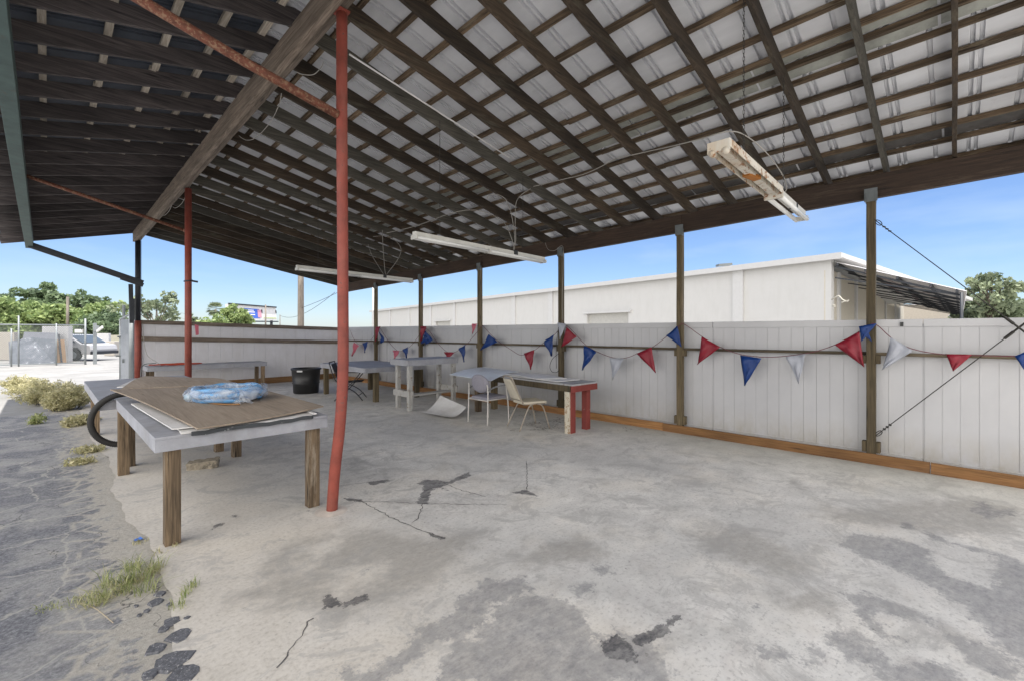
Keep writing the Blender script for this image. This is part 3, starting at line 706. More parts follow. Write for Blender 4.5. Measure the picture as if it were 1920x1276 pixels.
# sheets on it
def sheet_o(name, label, corners, th, mat, n=8, fn=None, cat='sheet'):
    o = MB().slab(corners, th, n, fn).build(name, mat, smooth=False); return tag(o, label, cat)
sheet_o('plastic_sheet', 'large pale blue-white sheet overhanging the far end of the red-legged table', [(5.66, 7.30, .755), (5.58, 5.98, .735), (6.50, 6.15, .835), (6.62, 7.30, .85)], .006, WHITE2, 10, lambda u, v: .035 * math.sin(math.pi * v) )
sheet_o('white_board', 'flat white board with a dark edge lying on the near half of the red-legged table', [(5.80, 4.62, .812), (6.30, 4.55, .812), (6.50, 6.35, .816), (5.98, 6.42, .812)], .012, WHITE)
sheet_o('grey_board', 'smaller greyish board lying across the middle of the red-legged table', [(5.75, 5.05, .828), (6.2, 4.75, .826), (6.45, 5.7, .828), (5.95, 6.0, .83)], .010, WHITE, 6, lambda u, v: .01 * math.sin(3 * v))
sheet_o('curled_sheet', 'curled white sheet lying on the floor between the tall table and the grey chair', [(5.05, 7.35, .02), (5.10, 6.62, .02), (5.62, 6.72, .12), (5.62, 7.55, .26)], .005, WHITE, 10, lambda u, v: .07 * (2 * v - 1) ** 2 - .015)

# boards on the near tables
PLY2 = WD['ply']
o = MB().slab([(.775, 4.02, .905), (1.86, 4.36, .905), (1.80, 6.85, .93), (.47, 6.52, 1.0)], .012, 10, lambda u, v: .02 * math.sin(math.pi * v) * (1 - u) - .015 * math.sin(math.pi * u)).build('plywood_sheet', PLY2); tag(o, 'warped brown plywood sheet on the nearest work table under the blue hose', 'plywood')
o = MB().slab([(.60, 7.0, .95), (1.78, 6.90, .92), (1.72, 8.35, .90), (1.12, 9.55, .89)], .012, 8, lambda u, v: .03 * math.sin(math.pi * v)).build('plywood_sheet', PLY2); tag(o, 'second brown plywood sheet lying on the table behind, farther from the camera', 'plywood')
BLK = paint('rotten_dark_edge', (.05, .055, .06), .9, chip=(.35, .35, .34), chip_t=.62)
o = thing('old_door_panel', 'white panel with a dark crumbling edge along the near end of the nearest table', 'panel', (1.1, 4.3, .85))
MB().slab([(.70, 4.16, .864), (1.68, 4.17, .864), (1.72, 4.62, .868), (.72, 4.60, .868)], .016).build('panel_face', WHITE, o)
MB().slab([(.76, 4.128, .862), (1.66, 4.14, .862), (1.68, 4.158, .862), (.76, 4.150, .862)], .03, 10, lambda u, v: .008 * math.sin(u * 40) * math.sin(u * 13)).build('crumbled_edge', BLK, o)
MB().beam((1.70, 4.17, .872), (1.73, 4.6, .872), .03, .012).build('edge_trim', WHITE, o)
sheet_o('white_board', 'narrow white board under the left edge of the near plywood sheet', [(.66, 4.25, .885), (1.02, 4.20, .885), (.95, 5.95, .89), (.58, 5.9, .89)], .010, WHITE, 4, lambda u, v: .012 * v)
sheet_o('white_board', 'square white board on the farther work table, topmost of two', [(.62, 7.75, .905), (1.12, 7.55, .91), (1.38, 8.1, .92), (.92, 8.75, .92)], .008, WHITE, 4)
sheet_o('white_board', 'lower of two stacked white boards on the farther work table', [(.64, 7.55, .866), (1.22, 7.35, .866), (1.45, 7.95, .866), (.95, 8.55, .866)], .014, WHITE, 4)

# blue hose coil in plastic wrap
hc = P(428, 745, 4.62); hc.z = .935; t = thing('hose_coil', 'coil of light blue hose in clear plastic wrap on the plywood sheet', 'hose', tuple(hc))
HB = plain('blue_hose', (.13, .34, .62), .3)
m = MB(); pts = []
for k in range(5 * 40):
    a = 2 * math.pi * k / 40; lay = k // 40
    r = (.20, .245, .265, .22, .24)[lay] + .01 * math.sin(3 * a + lay); z = (.02, .02, .068, .07, .112)[lay]
    pts.append(hc + Vector((r * math.cos(a) * 1.18, r * math.sin(a), z + .006 * math.sin(5 * a))))
m.tube(pts, .025, 10).build('hose', HB, t, smooth=True)
m = MB(); mm = M('clear_plastic_wrap', .12); mm.b.inputs['Transmission Weight'].default_value = .0
mm.col((.66, .70, .76)); mm.b.inputs['Alpha'].default_value = .42
mm.set(mm.b.inputs['Alpha'], mm.ramp(mm.noise(mm.co((1, 1, 1)), 7, 4, .55, 1.2), [(.38, .15), (.52, .40), (.66, .75)]))
mm.bump(mm.noise(mm.co((1, 1, 1)), 9, 4, .55, 1.5), .8, .03); WRAP = mm.m
vs = []; fs = []; NU, NV = 56, 18
for i in range(NU):
    a = 2 * math.pi * i / NU
    for j in range(NV):
        b = 2 * math.pi * j / NV; rr = .05 * (1 + .35 * abs(math.cos(b))) + .012 * math.sin(7 * a + 3 * b) + rnd.gauss(0, .0025)
        r = .235 + rr * math.cos(b) * 1.1
        vs.append(hc + Vector((r * 1.18 * math.cos(a), r * math.sin(a), .07 + rr * 1.2 * math.sin(b))))
for i in range(NU):
    for j in range(NV): fs.append((i * NV + j, ((i + 1) % NU) * NV + j, ((i + 1) % NU) * NV + (j + 1) % NV, i * NV + (j + 1) % NV))
m.add(vs, fs).build('plastic_wrap', WRAP, t, smooth=True)
m = MB(); cc = P(455, 752, 4.4); vs = []
for i in range(10):
    for j in range(10):
        u, v = i / 9 - .5, j / 9 - .5; r = math.hypot(u, v)
        vs.append(cc + Vector((u * .15, v * .13, .055 * max(0, 1 - 3.2 * r * r) + rnd.uniform(0, .015) - .02)))
m.add(vs, [(i * 10 + j, (i + 1) * 10 + j, (i + 1) * 10 + j + 1, i * 10 + j + 1) for i in range(9) for j in range(9)]).build('wrap_tail', WRAP, t, smooth=True)
MB().tube([hc + Vector((-.27, .02, .05)), hc + Vector((-.345, .08, .045))], .028, 10).build('hose_end', plain('teal_hose_end', (.03, .30, .45), .4), t, smooth=True)
m = MB(); pts = spline([P(358, 757, 4.45), P(375, 763, 4.4), P(420, 765, 4.3), P(450, 762, 4.3)], 5); m.tube([Vector((p.x, p.y, .932)) for p in pts], .008, 6)
tag(m.build('brown_cord', plain('brown_cord', (.25, .13, .05), .8), smooth=True), 'short brown cord along the front of the wrapped hose coil', 'cord')

# black drain tube hooped off the bench
m = MB(); cen = Vector((.63, 6.925, .60)); rr = .295; pts = []
for k in range(0, 27):
    a = rad(62 + k * 7.6); pts.append(cen + Vector((math.cos(a) * rr, .03 * (k / 26), math.sin(a) * rr)))
rs = [.038 + (.004 if k % 2 else 0) for k in range(len(pts) * 1)]
sp = spline(pts, 4); m.tube(sp, [.030 + (.005 if k % 2 else 0) for k in range(len(sp))], 10)
tag(m.build('drain_tube', RUBBER, smooth=True), 'black corrugated tube bent in a hoop between the two near work tables', 'tube')

# red cord on the rear table
m = MB(); pts = []
for k in range(90):
    a = k * .55; pts.append(Vector((2.35 + .42 * math.cos(a) + .15 * math.sin(k * .13), 14.6 + .12 * math.sin(a), .75 + .02 * rnd.random() + .02 * (k / 90))))
m.tube(spline(pts, 2), .009, 5)
tag(m.build('orange_cord', plain('orange_cord', (.45, .07, .035), .6), smooth=True), 'heap of orange-red extension cord on the rear grey table', 'cord')
m = MB(); m.tube(spline([P(268, 608, 11.9), P(270, 640, 11.7), P(276, 665, 11.5), P(290, 676, 11.2), P(300, 682, 11.1)], 6), .006, 5)
tag(m.build('hanging_wire', CABLE, smooth=True), 'thin pale wire hanging from the rear steel post down to the rear table', 'wire')
m = MB(); m.tube(spline([P(264, 706, 11.3), P(265, 690, 11.3), P(272, 682, 11.25), P(292, 680, 11.2)], 6), .012, 6)
tag(m.build('grey_cable', GALV_DK, smooth=True), 'grey cable curving over the left end of the rear table', 'cable')

# black tub
bc = G(574, 735.5); bc.z = 0
t = thing('rubbish_tub', 'large black plastic tub with a handle hole, on the slab before the rear fence', 'tub', tuple(bc))
prof = [(0, .0), (.29, 0), (.305, .02), (.325, .25), (.335, .255), (.335, .28), (.328, .285), (.352, .60), (.372, .62), (.372, .655), (.350, .655), (.342, .60), (.31, .03), (0, .03)]
MB().lathe(bc, prof, 40).build('tub_body', BLACKP, t, smooth=True)
hv = Vector((-F0, -F1, 0)); sv = Vector((F1, -F0, 0)); c = bc + hv * .371 - sv * .0 + Vector((0, 0, .60))
MB().beam(c - sv * .07 + hv * .002, c + sv * .07 + hv * .002, .012, .04).build('handle_slot', plain('pale_slot', (.55, .55, .55), .6), t)

# concrete block under the table
m = MB(); bc2 = G(382, 876); rot = .5
m.box((0, 0, .045), (.31, .13, .09)); o = m.build('broken_block', paint('rough_block', (.30, .26, .20), .95, chip=(.16, .14, .11), chip_t=.55, var=.3, sc_=14))
o.location = (bc2.x, bc2.y, 0); o.rotation_euler = (.06, -.06, -.45); tag(o, 'broken tan masonry block on the slab under the nearest table', 'block')
s = o.modifiers.new('s', 'SUBSURF'); s.subdivision_type = 'SIMPLE'; s.levels = 4; s.render_levels = 4
tx = bpy.data.textures.new('rough', 'CLOUDS'); tx.noise_scale = .06
dm = o.modifiers.new('d', 'DISPLACE'); dm.texture = tx; dm.strength = .045; dm.mid_level = .5

# ---------------------------------------------------------------- chairs
def rot_pts(cx, cy, ang):
    ca, sa = math.cos(ang), math.sin(ang)
    return lambda x, y, z: Vector((cx + x * ca - y * sa, cy + x * sa + y * ca, z))   # +x = facing
FRM_W = paint('white_chair_frame', (.55, .53, .50), .45, chip=(.3, .27, .24), chip_t=.66)
FRM_T = paint('tan_chair_frame', (.30, .26, .21), .45, chip=(.2, .16, .12), chip_t=.62)
# grey round-backed armchair
T = rot_pts(5.545, 6.02, rad(0)); t = thing('armchair', 'grey armchair with an oval back and white tube frame beside the red-legged table', 'chair', tuple(T(0, 0, 0)))
def oval(T, cx, rx, rz_, zc, th, tilt, n=28):
    vs = []; fs = []; NR = 6
    for lay in (0, 1):
        for i in range(NR + 1):
            for k in range(n):
                a = 2 * math.pi * k / n; r = i / NR
                y = rx * r * math.cos(a); z = rz_ * r * math.sin(a); dome = .012 * (1 - r * r)
                vs.append(T(cx - tilt * z - (th if lay else 0) * (1 if r < 1 else .4) + (-dome if lay else dome) + .10 * y * y / rx, y, zc + z))
    q = lambda l, i, k: l * (NR + 1) * n + i * n + k % n
    for i in range(NR):
        for k in range(n):
            fs.append((q(0, i, k), q(0, i + 1, k), q(0, i + 1, k + 1), q(0, i, k + 1))); fs.append((q(1, i, k), q(1, i, k + 1), q(1, i + 1, k + 1), q(1, i + 1, k)))
    for k in range(n): fs.append((q(0, NR, k), q(1, NR, k), q(1, NR, k + 1), q(0, NR, k + 1)))
    return MB().add(vs, fs)
FAB = paint('grey_chair_fabric', (.27, .26, .30), .95, var=.12, dirt=(.22, .21, .22), sc_=30)
oval(T, -.20, .235, .165, .70, .035, .18).build('backrest', FAB, t, smooth=True)
vs = MB(); vs.slab([T(-.20, -.22, .47), T(.24, -.235, .48), T(.24, .235, .48), T(-.20, .22, .47)], .055, 10, lambda u, v: .012 * math.sin(math.pi * u) * math.sin(math.pi * v)).build('seat', FAB, t, smooth=False, bevel=.012)
for s in (-1, 1):
    MB().tube(spline([T(-.25, s * .26, 0), T(-.24, s * .255, .40), T(-.235, s * .25, .62), T(-.25, s * .245, .70)], 5), .012, 8).build('leg', FRM_W, t, smooth=True)
    MB().tube(spline([T(.26, s * .27, 0), T(.235, s * .265, .40), T(.20, s * .26, .60), T(.19, s * .26, .66)], 5), .012, 8).build('leg', FRM_W, t, smooth=True)
    MB().tube(spline([T(-.24, s * .255, .60), T(-.1, s * .265, .645), T(.1, s * .268, .665), T(.21, s * .262, .668)], 5), .015, 8).build('armrest', plain('dark_armrest', (.2, .2, .2), .6), t, smooth=True)
MB().tube([T(-.24, -.25, .42), T(-.24, .25, .42)], .01, 6).tube([T(.23, -.26, .42), T(.23, .26, .42)], .01, 6).tube([T(-.24, -.25, .43), T(.23, -.26, .43)], .01, 6).tube([T(-.24, .25, .43), T(.23, .26, .43)], .01, 6).build('seat_frame', FRM_W, t, smooth=True)
# beige stacking chair
T = rot_pts(5.70, 5.17, rad(-19)); t = thing('banquet_chair', 'beige padded chair with tan tube frame near the red table legs', 'chair', tuple(T(0, 0, 0)))
BEI = paint('cream_vinyl', (.56, .51, .41), .55, var=.1, dirt=(.42, .37, .29))
MB().slab([T(-.20, -.19, .465), T(.23, -.21, .465), T(.23, .21, .465), T(-.20, .19, .465)], .05, 10, lambda u, v: .02 * math.sin(math.pi * u) * math.sin(math.pi * v)).build('seat', BEI, t, bevel=.012)
bk = []
m = MB(); N = 10; vs_ = []; fs_ = []
for lay in (0, 1):
    for i in range(N + 1):
        for j in range(N + 1):
            u, v = j / N, i / N; wdt = .165 * (1 - .12 * v) ; z = .50 + v * .34; y = (2 * u - 1) * wdt
            if v > .85: y *= 1 - (v - .85) * 1.2
            vs_.append(T(-.235 - .16 * v - (.03 if lay else 0) + .02 * math.sin(math.pi * u) * (-1 if lay else 1) * .6, y, z))
q = lambda l, i, j: l * (N + 1) ** 2 + i * (N + 1) + j
for i in range(N):
    for j in range(N): fs_ += [(q(0, i, j), q(0, i, j + 1), q(0, i + 1, j + 1), q(0, i + 1, j)), (q(1, i, j), q(1, i + 1, j), q(1, i + 1, j + 1), q(1, i, j + 1))]
for i in range(N): fs_ += [(q(0, i, 0), q(0, i + 1, 0), q(1, i + 1, 0), q(1, i, 0)), (q(0, i, N), q(1, i, N), q(1, i + 1, N), q(0, i + 1, N)), (q(0, 0, i), q(1, 0, i), q(1, 0, i + 1), q(0, 0, i + 1)), (q(0, N, i), q(0, N, i + 1), q(1, N, i + 1), q(1, N, i))]
m.add(vs_, fs_).build('backrest', BEI, t, smooth=True)
MB().tube(spline([T(-.21, -.19, .44), T(-.30, -.18, .62), T(-.39, -.165, .84), T(-.415, -.10, .885), T(-.415, .10, .885), T(-.39, .165, .84), T(-.30, .18, .62), T(-.21, .19, .44)], 6), .012, 8).build('back_frame', FRM_T, t, smooth=True)
for s in (-1, 1):
    MB().tube(spline([T(-.30, s * .235, 0), T(-.12, s * .20, .36), T(-.02, s * .195, .42)], 5), .012, 8).build('leg', FRM_T, t, smooth=True)
    MB().tube(spline([T(.27, s * .235, 0), T(.16, s * .205, .36), T(.06, s * .195, .42)], 5), .012, 8).build('leg', FRM_T, t, smooth=True)
MB().tube([T(-.2, -.19, .425), T(.2, -.2, .425)], .011, 6).tube([T(-.2, .19, .425), T(.2, .2, .425)], .011, 6).tube([T(-.04, -.195, .42), T(-.04, .195, .42)], .011, 6).build('seat_frame', FRM_T, t, smooth=True)
# black folding patio chair
T = rot_pts(5.10, 10.36, rad(-38)); t = thing('patio_chair', 'black mesh patio chair partly hidden behind the bent red post', 'chair', tuple(T(0, 0, 0)))
BK = plain('black_chair_metal', (.02, .02, .023), .5); BKF = plain('black_chair_mesh', (.03, .03, .036), .9)
MB().slab([T(-.24, -.23, .42), T(.24, -.24, .45), T(.24, .24, .45), T(-.24, .23, .42)], .015, 6, lambda u, v: -.02 * math.sin(math.pi * v)).build('seat', BKF, t)
MB().slab([T(-.26, -.23, .46), T(-.42, -.22, .86), T(-.42, .22, .86), T(-.26, .23, .46)], .015, 6).build('backrest', BKF, t)
for s in (-1, 1):
    MB().tube(spline([T(-.46, s * .25, .90), T(-.30, s * .25, .46), T(.10, s * .26, .22), T(.30, s * .26, 0)], 5), .012, 8).build('frame_tube', BK, t, smooth=True)
    MB().tube(spline([T(-.34, s * .27, 0), T(-.05, s * .27, .30), T(.22, s * .27, .62), T(.18, s * .27, .66), T(-.34, s * .27, .66)], 5), .012, 8).build('leg', BK, t, smooth=True)
MB().tube([T(-.46, -.25, .90), T(-.46, .25, .90)], .012, 8).tube([T(.22, -.25, .13), T(.22, .25, .13)], .01, 8).tube([T(-.25, -.27, .1), T(-.25, .27, .1)], .01, 8).build('cross_tube', BK, t, smooth=True)

# ---------------------------------------------------------------- fluorescent fixtures
LAMP_W = paint('fixture_white_enamel', (.60, .59, .55), .4, dirt=(.45, .42, .36))
RUSTW = paint('fixture_rusted_enamel', (.58, .55, .48), .6, chip=(.24, .10, .03), chip_t=.54, dirt=(.45, .28, .12))
TUBE = plain('fluorescent_tube', (.72, .72, .70), .25)
def fixture(label, p, q, rusty=False, wd=.11):
    p, q = Vector(p), Vector(q); t = thing('fluorescent_fixture', label, 'ceiling light', tuple((p + q) / 2), 'long tube lights hung below the rafters')
    d = (q - p).normalized(); side = d.cross(Vector((0, 0, 1))).normalized(); up = side.cross(d)
    if not rusty:
        MB().beam(p + up * .035, q + up * .035, wd * .62, .055).build('housing', LAMP_W, t, bevel=.006)
        for s in (-1, 1):
            for a, b in ((.01, .495), (.505, .99)):
                MB().tube([p.lerp(q, a) + side * s * .042 - up * .012, p.lerp(q, b) + side * s * .042 - up * .012], .019, 12).build('tube', TUBE, t, smooth=True)
        for a in (.004, .5, .996): MB().beam(p.lerp(q, a) - side * .065 - up * .008, p.lerp(q, a) + side * .065 - up * .008, .022, .05).build('tube_socket', LAMP_W, t, bevel=.003)
        for a in (.72,): MB().beam(p.lerp(q, a) - side * .05 + up * .04, p.lerp(q, a) + side * .05 + up * .04, .07, .07).build('junction_box', BLACKP, t)
    else:
        mid = p.lerp(q, .56); m = MB()
        m.beam(p + up * .06, mid + up * .06, .15, .004); m.beam(p - side * .075 + up * .03, mid - side * .075 + up * .03, .004, .06); m.beam(p + side * .075 + up * .03, mid + side * .075 + up * .03, .004, .06)
        m.beam(p + up * .03, mid + up * .03, .06, .05)
        m.build('open_housing', RUSTW, t)
        MB().beam(p - side * .078 + up * .02, p + side * .078 + up * .02, .012, .08).build('end_plate', RUSTW, t, bevel=.002); MB().beam(mid - side * .078, mid + side * .078, .03, .07).build('end_plate', RUSTW, t, bevel=.002)
        for s_k in (-1, 1): MB().tube([p + side * .045 * s_k - up * .02 - d * .01, p + side * .045 * s_k - up * .02 + d * .03], .024, 12).build('tube_socket', RUSTW, t, smooth=True)
        MB().beam(p.lerp(mid, .48) - side * .02 + up * .005, p.lerp(mid, .60) + side * .02 + up * .005, .06, .03).build('ballast', paint('rust_orange', (.35, .13, .02), .8, var=.4), t)
        MB().beam(mid + up * .055, q + up * .055, .075, .05).build('housing', LAMP_W, t, bevel=.006)
        for s in (-1, 1):
            MB().tube([mid + side * s * .05 - up * .012, q + side * s * .05 - up * .012], .021, 12).build('tube', TUBE, t, smooth=True)
        MB().beam(q - side * .06, q + side * .06, .02, .05).build('tube_socket', LAMP_W, t)
        MB().beam(q.lerp(mid, .35) - side * .04 + up * .055, q.lerp(mid, .35) + side * .04 + up * .055, .05, .054).build('junction_box', BLACKP, t)
    for a in ((.16, .80) if not rusty else (.22, .70)):
        c = p.lerp(q, a); n = int((rz(c.x, c.y) - c.z - .06) / .03); m = MB()
        for k in range(n):
            z0 = c.z + .08 + k * .03; w_ = .006
            dd = Vector((w_, 0, 0)) if k % 2 else Vector((0, w_, 0))
            m.tube([Vector((c.x, c.y, z0)) - dd, Vector((c.x, c.y, z0 + .034)) - dd], .002, 4, cap=False); m.tube([Vector((c.x, c.y, z0)) + dd, Vector((c.x, c.y, z0 + .034)) + dd], .002, 4, cap=False)
        m.build('chain', WIRE, t)
    return t
fixture('half-open rusty tube light hanging nearest the camera at the upper right', (3.30, 1.19, 2.90), (5.72, 1.19, 2.84), True)
fixture('white twin tube light hanging above the low tables, middle one of three', (3.13, 4.74, 2.78), (5.58, 4.74, 2.745))
fixture('white twin tube light farthest from the camera, partly behind the bent red post', (3.15, 8.55, 2.76), (5.60, 8.55, 2.715))
def wire(label, pts, r=.006, mat=CABLE, name='electrical_cable'):
    o = MB().tube(spline(pts, 8), r * .7, 6).build(name, mat, smooth=True); return tag(o, label, 'cable')
wire('pale cable arching from the rafters over to the rusty tube light', [P(1155, 298, 5.0), P(1212, 285, 4.6), P(1262, 274, 4.2), P(1310, 262, 3.9), P(1365, 247, 3.7), P(1400, 256, 3.8), P(1440, 290, 4.1), P(1468, 330, 4.4), P(1475, 352, 4.6), P(1470, 362, 4.6)], .007)
wire('pale cable sagging from left of the middle tube light across to its middle', [P(725, 437, 7.4), P(765, 428, 7.0), P(800, 417, 6.8), P(840, 402, 6.6), P(880, 394, 6.6), P(915, 400, 6.7), P(945, 418, 6.8), P(960, 450, 6.8), P(963, 470, 6.85)])
wire('looped pale cable rising in an arch above the middle tube light', [P(913, 373, 6.2), P(918, 366, 6.2), P(932, 365, 6.3), P(948, 374, 6.4), P(957, 395, 6.6), P(962, 420, 6.7), P(965, 445, 6.8), P(964, 471, 6.85)])
wire('pale cable dropping straight from a rafter to the middle tube light', [P(995, 354, 6.2), P(975, 368, 6.3), P(967, 385, 6.5), P(966, 420, 6.7), P(967, 450, 6.8), P(963, 472, 6.85)], .006)
wire('thin pale wire strung between rafters right of the middle tube light', [P(1000, 350, 5.9), P(1050, 338, 5.7), P(1100, 325, 5.4), P(1155, 298, 5.0)], .006)
wire('pale cable dropping to the farthest tube light', [P(717, 432, 9.0), P(718, 460, 9.3), P(721, 500, 9.5), P(723, 517, 9.6)], .007)
wire('pale cable looping in a wide arc above the farthest tube light', [P(700, 444, 9.3), P(725, 443, 9.3), P(745, 455, 9.4), P(752, 470, 9.5), P(745, 488, 9.6), P(730, 508, 9.6), P(723, 517, 9.6)], .006)
wire('pale cable slanting up left from the farthest tube light', [P(690, 458, 9.2), P(697, 478, 9.3), P(710, 500, 9.5), P(721, 517, 9.6)], .005)
wire('white cable stapled at the ridge beam, looping down beside the nearest outrigger pipe', [P(528, 175, 5.2), P(522, 200, 5.3), P(505, 232, 5.6), P(480, 258, 5.9), P(462, 263, 6.1), P(448, 255, 6.3)], .006)
wire('short white cable loop hanging off the ridge beam near the bent post', [P(555, 135, 4.7), P(568, 140, 4.7), P(588, 140, 4.7), P(602, 127, 4.6), P(606, 118, 4.6)], .006)
wire('white cable drooping from the ridge beam by the middle red post', [P(362, 340, 8.2), P(352, 358, 8.4), P(342, 380, 8.7), P(330, 390, 8.9), P(324, 388, 9.0)], .007)
wire('white cable end curling below the far part of the ridge beam', [P(322, 386, 9.2), P(316, 397, 9.5), P(308, 404, 9.8), P(300, 402, 9.9)], .007)
wire('loose dark cord with a pull ring hanging from the far end of the ridge', [P(265, 441, 11.6), P(265, 490, 11.6), P(265, 530, 11.6), P(266, 600, 11.6)], .005, WIRE)
wire('pale wire hung down the third timber post from the right', [PX(1040, 478, 7.04), PX(1048, 510, 7.04), PX(1052, 480, 7.05)] if False else [PX(1022, 455, 7.0), PX(1028, 468, 7.0), PX(1040, 470, 7.0), PX(1055, 462, 7.03), PX(1056, 500, 7.05), PX(1054, 560, 7.05), PX(1055, 600, 7.05)], .005)
wire('dark cord looped on the third timber post from the right', [PX(1047, 614, 7.0), PX(1043, 650, 7.0), PX(1043, 690, 7.0)], .007, WIRE, 'extension_lead')
wire('dark rubber cord hanging in a loop left of the third timber post', [PX(1048, 662, 7.0), PX(1036, 672, 7.0), PX(1031, 686, 7.0), PX(1035, 696, 7.0), PX(1044, 697, 7.0), PX(1050, 690, 7.0)], .007, WIRE, 'extension_lead')

# ---------------------------------------------------------------- neighbouring building
BW = paint('cream_stucco', (.52, .512, .495), .85, var=.03, dirt=(.47, .462, .44), sc_=2)
BW2 = paint('cream_trim', (.52, .515, .505), .7, var=.05)
c0 = Vector((15.5 * F1 + 22 * F0, -15.5 * F0 + 22 * F1, 0))
def cam2w(lat, dep): return Vector((lat * F1 + dep * F0, -lat * F0 + dep * F1, 0))
dA = cam2w(-.682, 1).normalized(); dB = cam2w(.988, 1).normalized()
ctop = H + 134 / 850 * 22
bd = thing('warehouse', 'long low cream warehouse with a flat roof edge and pilasters beyond the right fence', 'building', tuple(c0))
LA, LB = 59.5 * 1.21, 40.
nA = Vector((dA.y, -dA.x, 0)); nA = nA if nA.dot(c0) < 0 else -nA     # outward (towards camera)
zf = lambda s: ctop - .0 * s
def wallbox(p, q, z0, z1, th, out=0):
    m = MB(); d = (q - p).normalized(); m.beam(p + nA * out + Vector((0, 0, (z0 + z1) / 2)), q + nA * out + Vector((0, 0, (z0 + z1) / 2)), th, z1 - z0); return m
doors = [(10.5 * 1.21, 14.0 * 1.21, 2.98), (33.9 * 1.21, 37.4 * 1.21, 2.9)]
m = MB(); s0 = 0; segs = []
for a, b, zd in doors: segs.append((s0, a, 0, ctop)); segs.append((a, b, zd, ctop)); s0 = b
segs.append((s0, LA, 0, ctop))
for a, b, z0, z1 in segs:
    m.beam(c0 + dA * a - nA * .15 + Vector((0, 0, (z0 + z1) / 2)), c0 + dA * b - nA * .15 + Vector((0, 0, (z0 + z1) / 2)), .3, z1 - z0)
m.build('side_wall', BW, bd)
for t_ in (3.8, 17.7, 22.4, 27.8, 32.9, 38.6, 44.9, 51.7, 59.2):
    s = t_ * 1.21; MB().beam(c0 + dA * (s - .3) + nA * .06 + Vector((0, 0, ctop / 2)), c0 + dA * (s + .3) + nA * .06 + Vector((0, 0, ctop / 2)), .14, ctop - .01).build('pilaster', BW2, bd)
for a, b, zd in doors:
    MB().beam(c0 + dA * a - nA * .24 + Vector((0, 0, zd / 2)), c0 + dA * b - nA * .24 + Vector((0, 0, zd / 2)), .05, zd).build('roller_door', paint('grey_door', (.42, .41, .38), .6), bd)
    MB().beam(c0 + dA * (a - .3) + nA * .08 + Vector((0, 0, zd + .08)), c0 + dA * (b + .3) + nA * .08 + Vector((0, 0, zd + .08)), .16, .14).build('door_lintel', BW2, bd)
rf = MB(); ov = .38
pA, pB = c0 - dB * 0 - dA * .55, c0 + dA * (LA + .6)
rf.beam(pA + nA * ov + Vector((0, 0, ctop + .10)), pB + nA * ov + Vector((0, 0, ctop + .10)), .06, .30)
rf.build('fascia', BW2, bd)
m = MB(); inw = -nA
m.slab([pA + nA * (ov - .035) + Vector((0, 0, ctop + .24)), pB + nA * (ov - .035) + Vector((0, 0, ctop + .24)), pB - nA * 24 + Vector((0, 0, ctop - .9)), pA - nA * 24 + Vector((0, 0, ctop - .9))], .22)
m.build('roof', paint('roof_metal', (.55, .55, .54), .5), bd)
# end wall under the awning
e1 = c0 + dB * LB
m = MB(); o2 = dA * .155
m.beam(c0 + o2 + dB * .02 + Vector((0, 0, 2.3)), e1 + o2 + Vector((0, 0, 2.3)), .3, 4.6); m.build('end_wall', paint('beige_end_wall', (.50, .46, .38), .85, var=.08), bd)
for k in (1.6, 7, 14, 22, 30):
    MB().beam(c0 + dB * (k - .25) - dA * .05 + Vector((0, 0, 2.3)), c0 + dB * (k + .25) - dA * .05 + Vector((0, 0, 2.3)), .12, 4.6).build('pilaster', BW2, bd)
CRMF = paint('lamp_cream', (.42, .40, .34), .6)
cp = P(1505, 569, 23.6); MB().tube([cp, cp + nA * .12], [.09, .07], 10).tube([cp + nA * .10, cp + nA * .2], .045, 10).build('wall_camera', STEEL_DK, bd, smooth=True)
fl = P(1559, 562, 21.8)
MB().tube(spline([fl, P(1572, 555, 21.4), P(1580, 562, 21.2), P(1590, 566, 21.0)], 5), .03, 8).beam(P(1578, 567, 21.1), P(1592, 563, 20.9), .09, .05).tube([P(1563, 571, 21.5), P(1564, 576, 21.5)], .06, 8).build('corner_floodlight', CRMF, bd, smooth=False)
# awning
aw = thing('metal_awning', 'dark-trussed corrugated metal awning sloping from the warehouse end wall', 'awning', tuple(c0 + dB * 15 - dA * 2))
oA = -dA; ztop = ctop - .12; W_ = 4.45; zlow = H + 76 / 850 * 18.5; LB2 = 36.
def awp(s, k, dz=0): return c0 + oA * (.12 + s * W_) + dB * (k * LB2) + Vector((0, 0, ztop + (zlow - ztop) * s + dz))
vs = []; fs = []; n = 150
for k in range(n + 1):
    for s in (0, 1.03): vs.append(awp(s + .006 * (k % 2), k / n, .035 * (k % 2)))
for k in range(n): fs.append((2 * k, 2 * k + 2, 2 * k + 3, 2 * k + 1))
o = MB().add(vs, fs).build('corrugated_roof', paint('awning_sheet', (.62, .60, .60), .5, var=.15, metal=.2), aw); md = o.modifiers.new('s', 'SOLIDIFY'); md.thickness = .01; md.offset = 1
m = MB()
for s in (.03, .28, .54, .79, .97): m.beam(awp(s, 0, -.09), awp(s, 1, -.09), .09, .12)
m.build('purlins', STEEL_DK, aw)
for k in range(10):
    kk = .006 + k / 10; m = MB()
    m.beam(awp(0, kk, -.75), awp(1, kk, -.2), .05, .06)
    m.beam(awp(.0, kk, -.20), awp(1, kk, -.20), .05, .08)
    lo0 = awp(0, kk, -.2); lo1 = awp(1, kk, -.2); b0 = Vector((lo0.x, lo0.y, lo1.z + .15)); 
    for a in (.2, .4, .6, .8):
        x = lo0.lerp(lo1, a); y = b0.lerp(lo1, a); y2 = b0.lerp(lo1, a - .2); m.beam(x, awp(a + .12, kk + .05, -.14), .04, .04); m.beam(x, awp(a - .12, kk + .05, -.14), .04, .04)
    m.build('truss', STEEL_DK, aw)
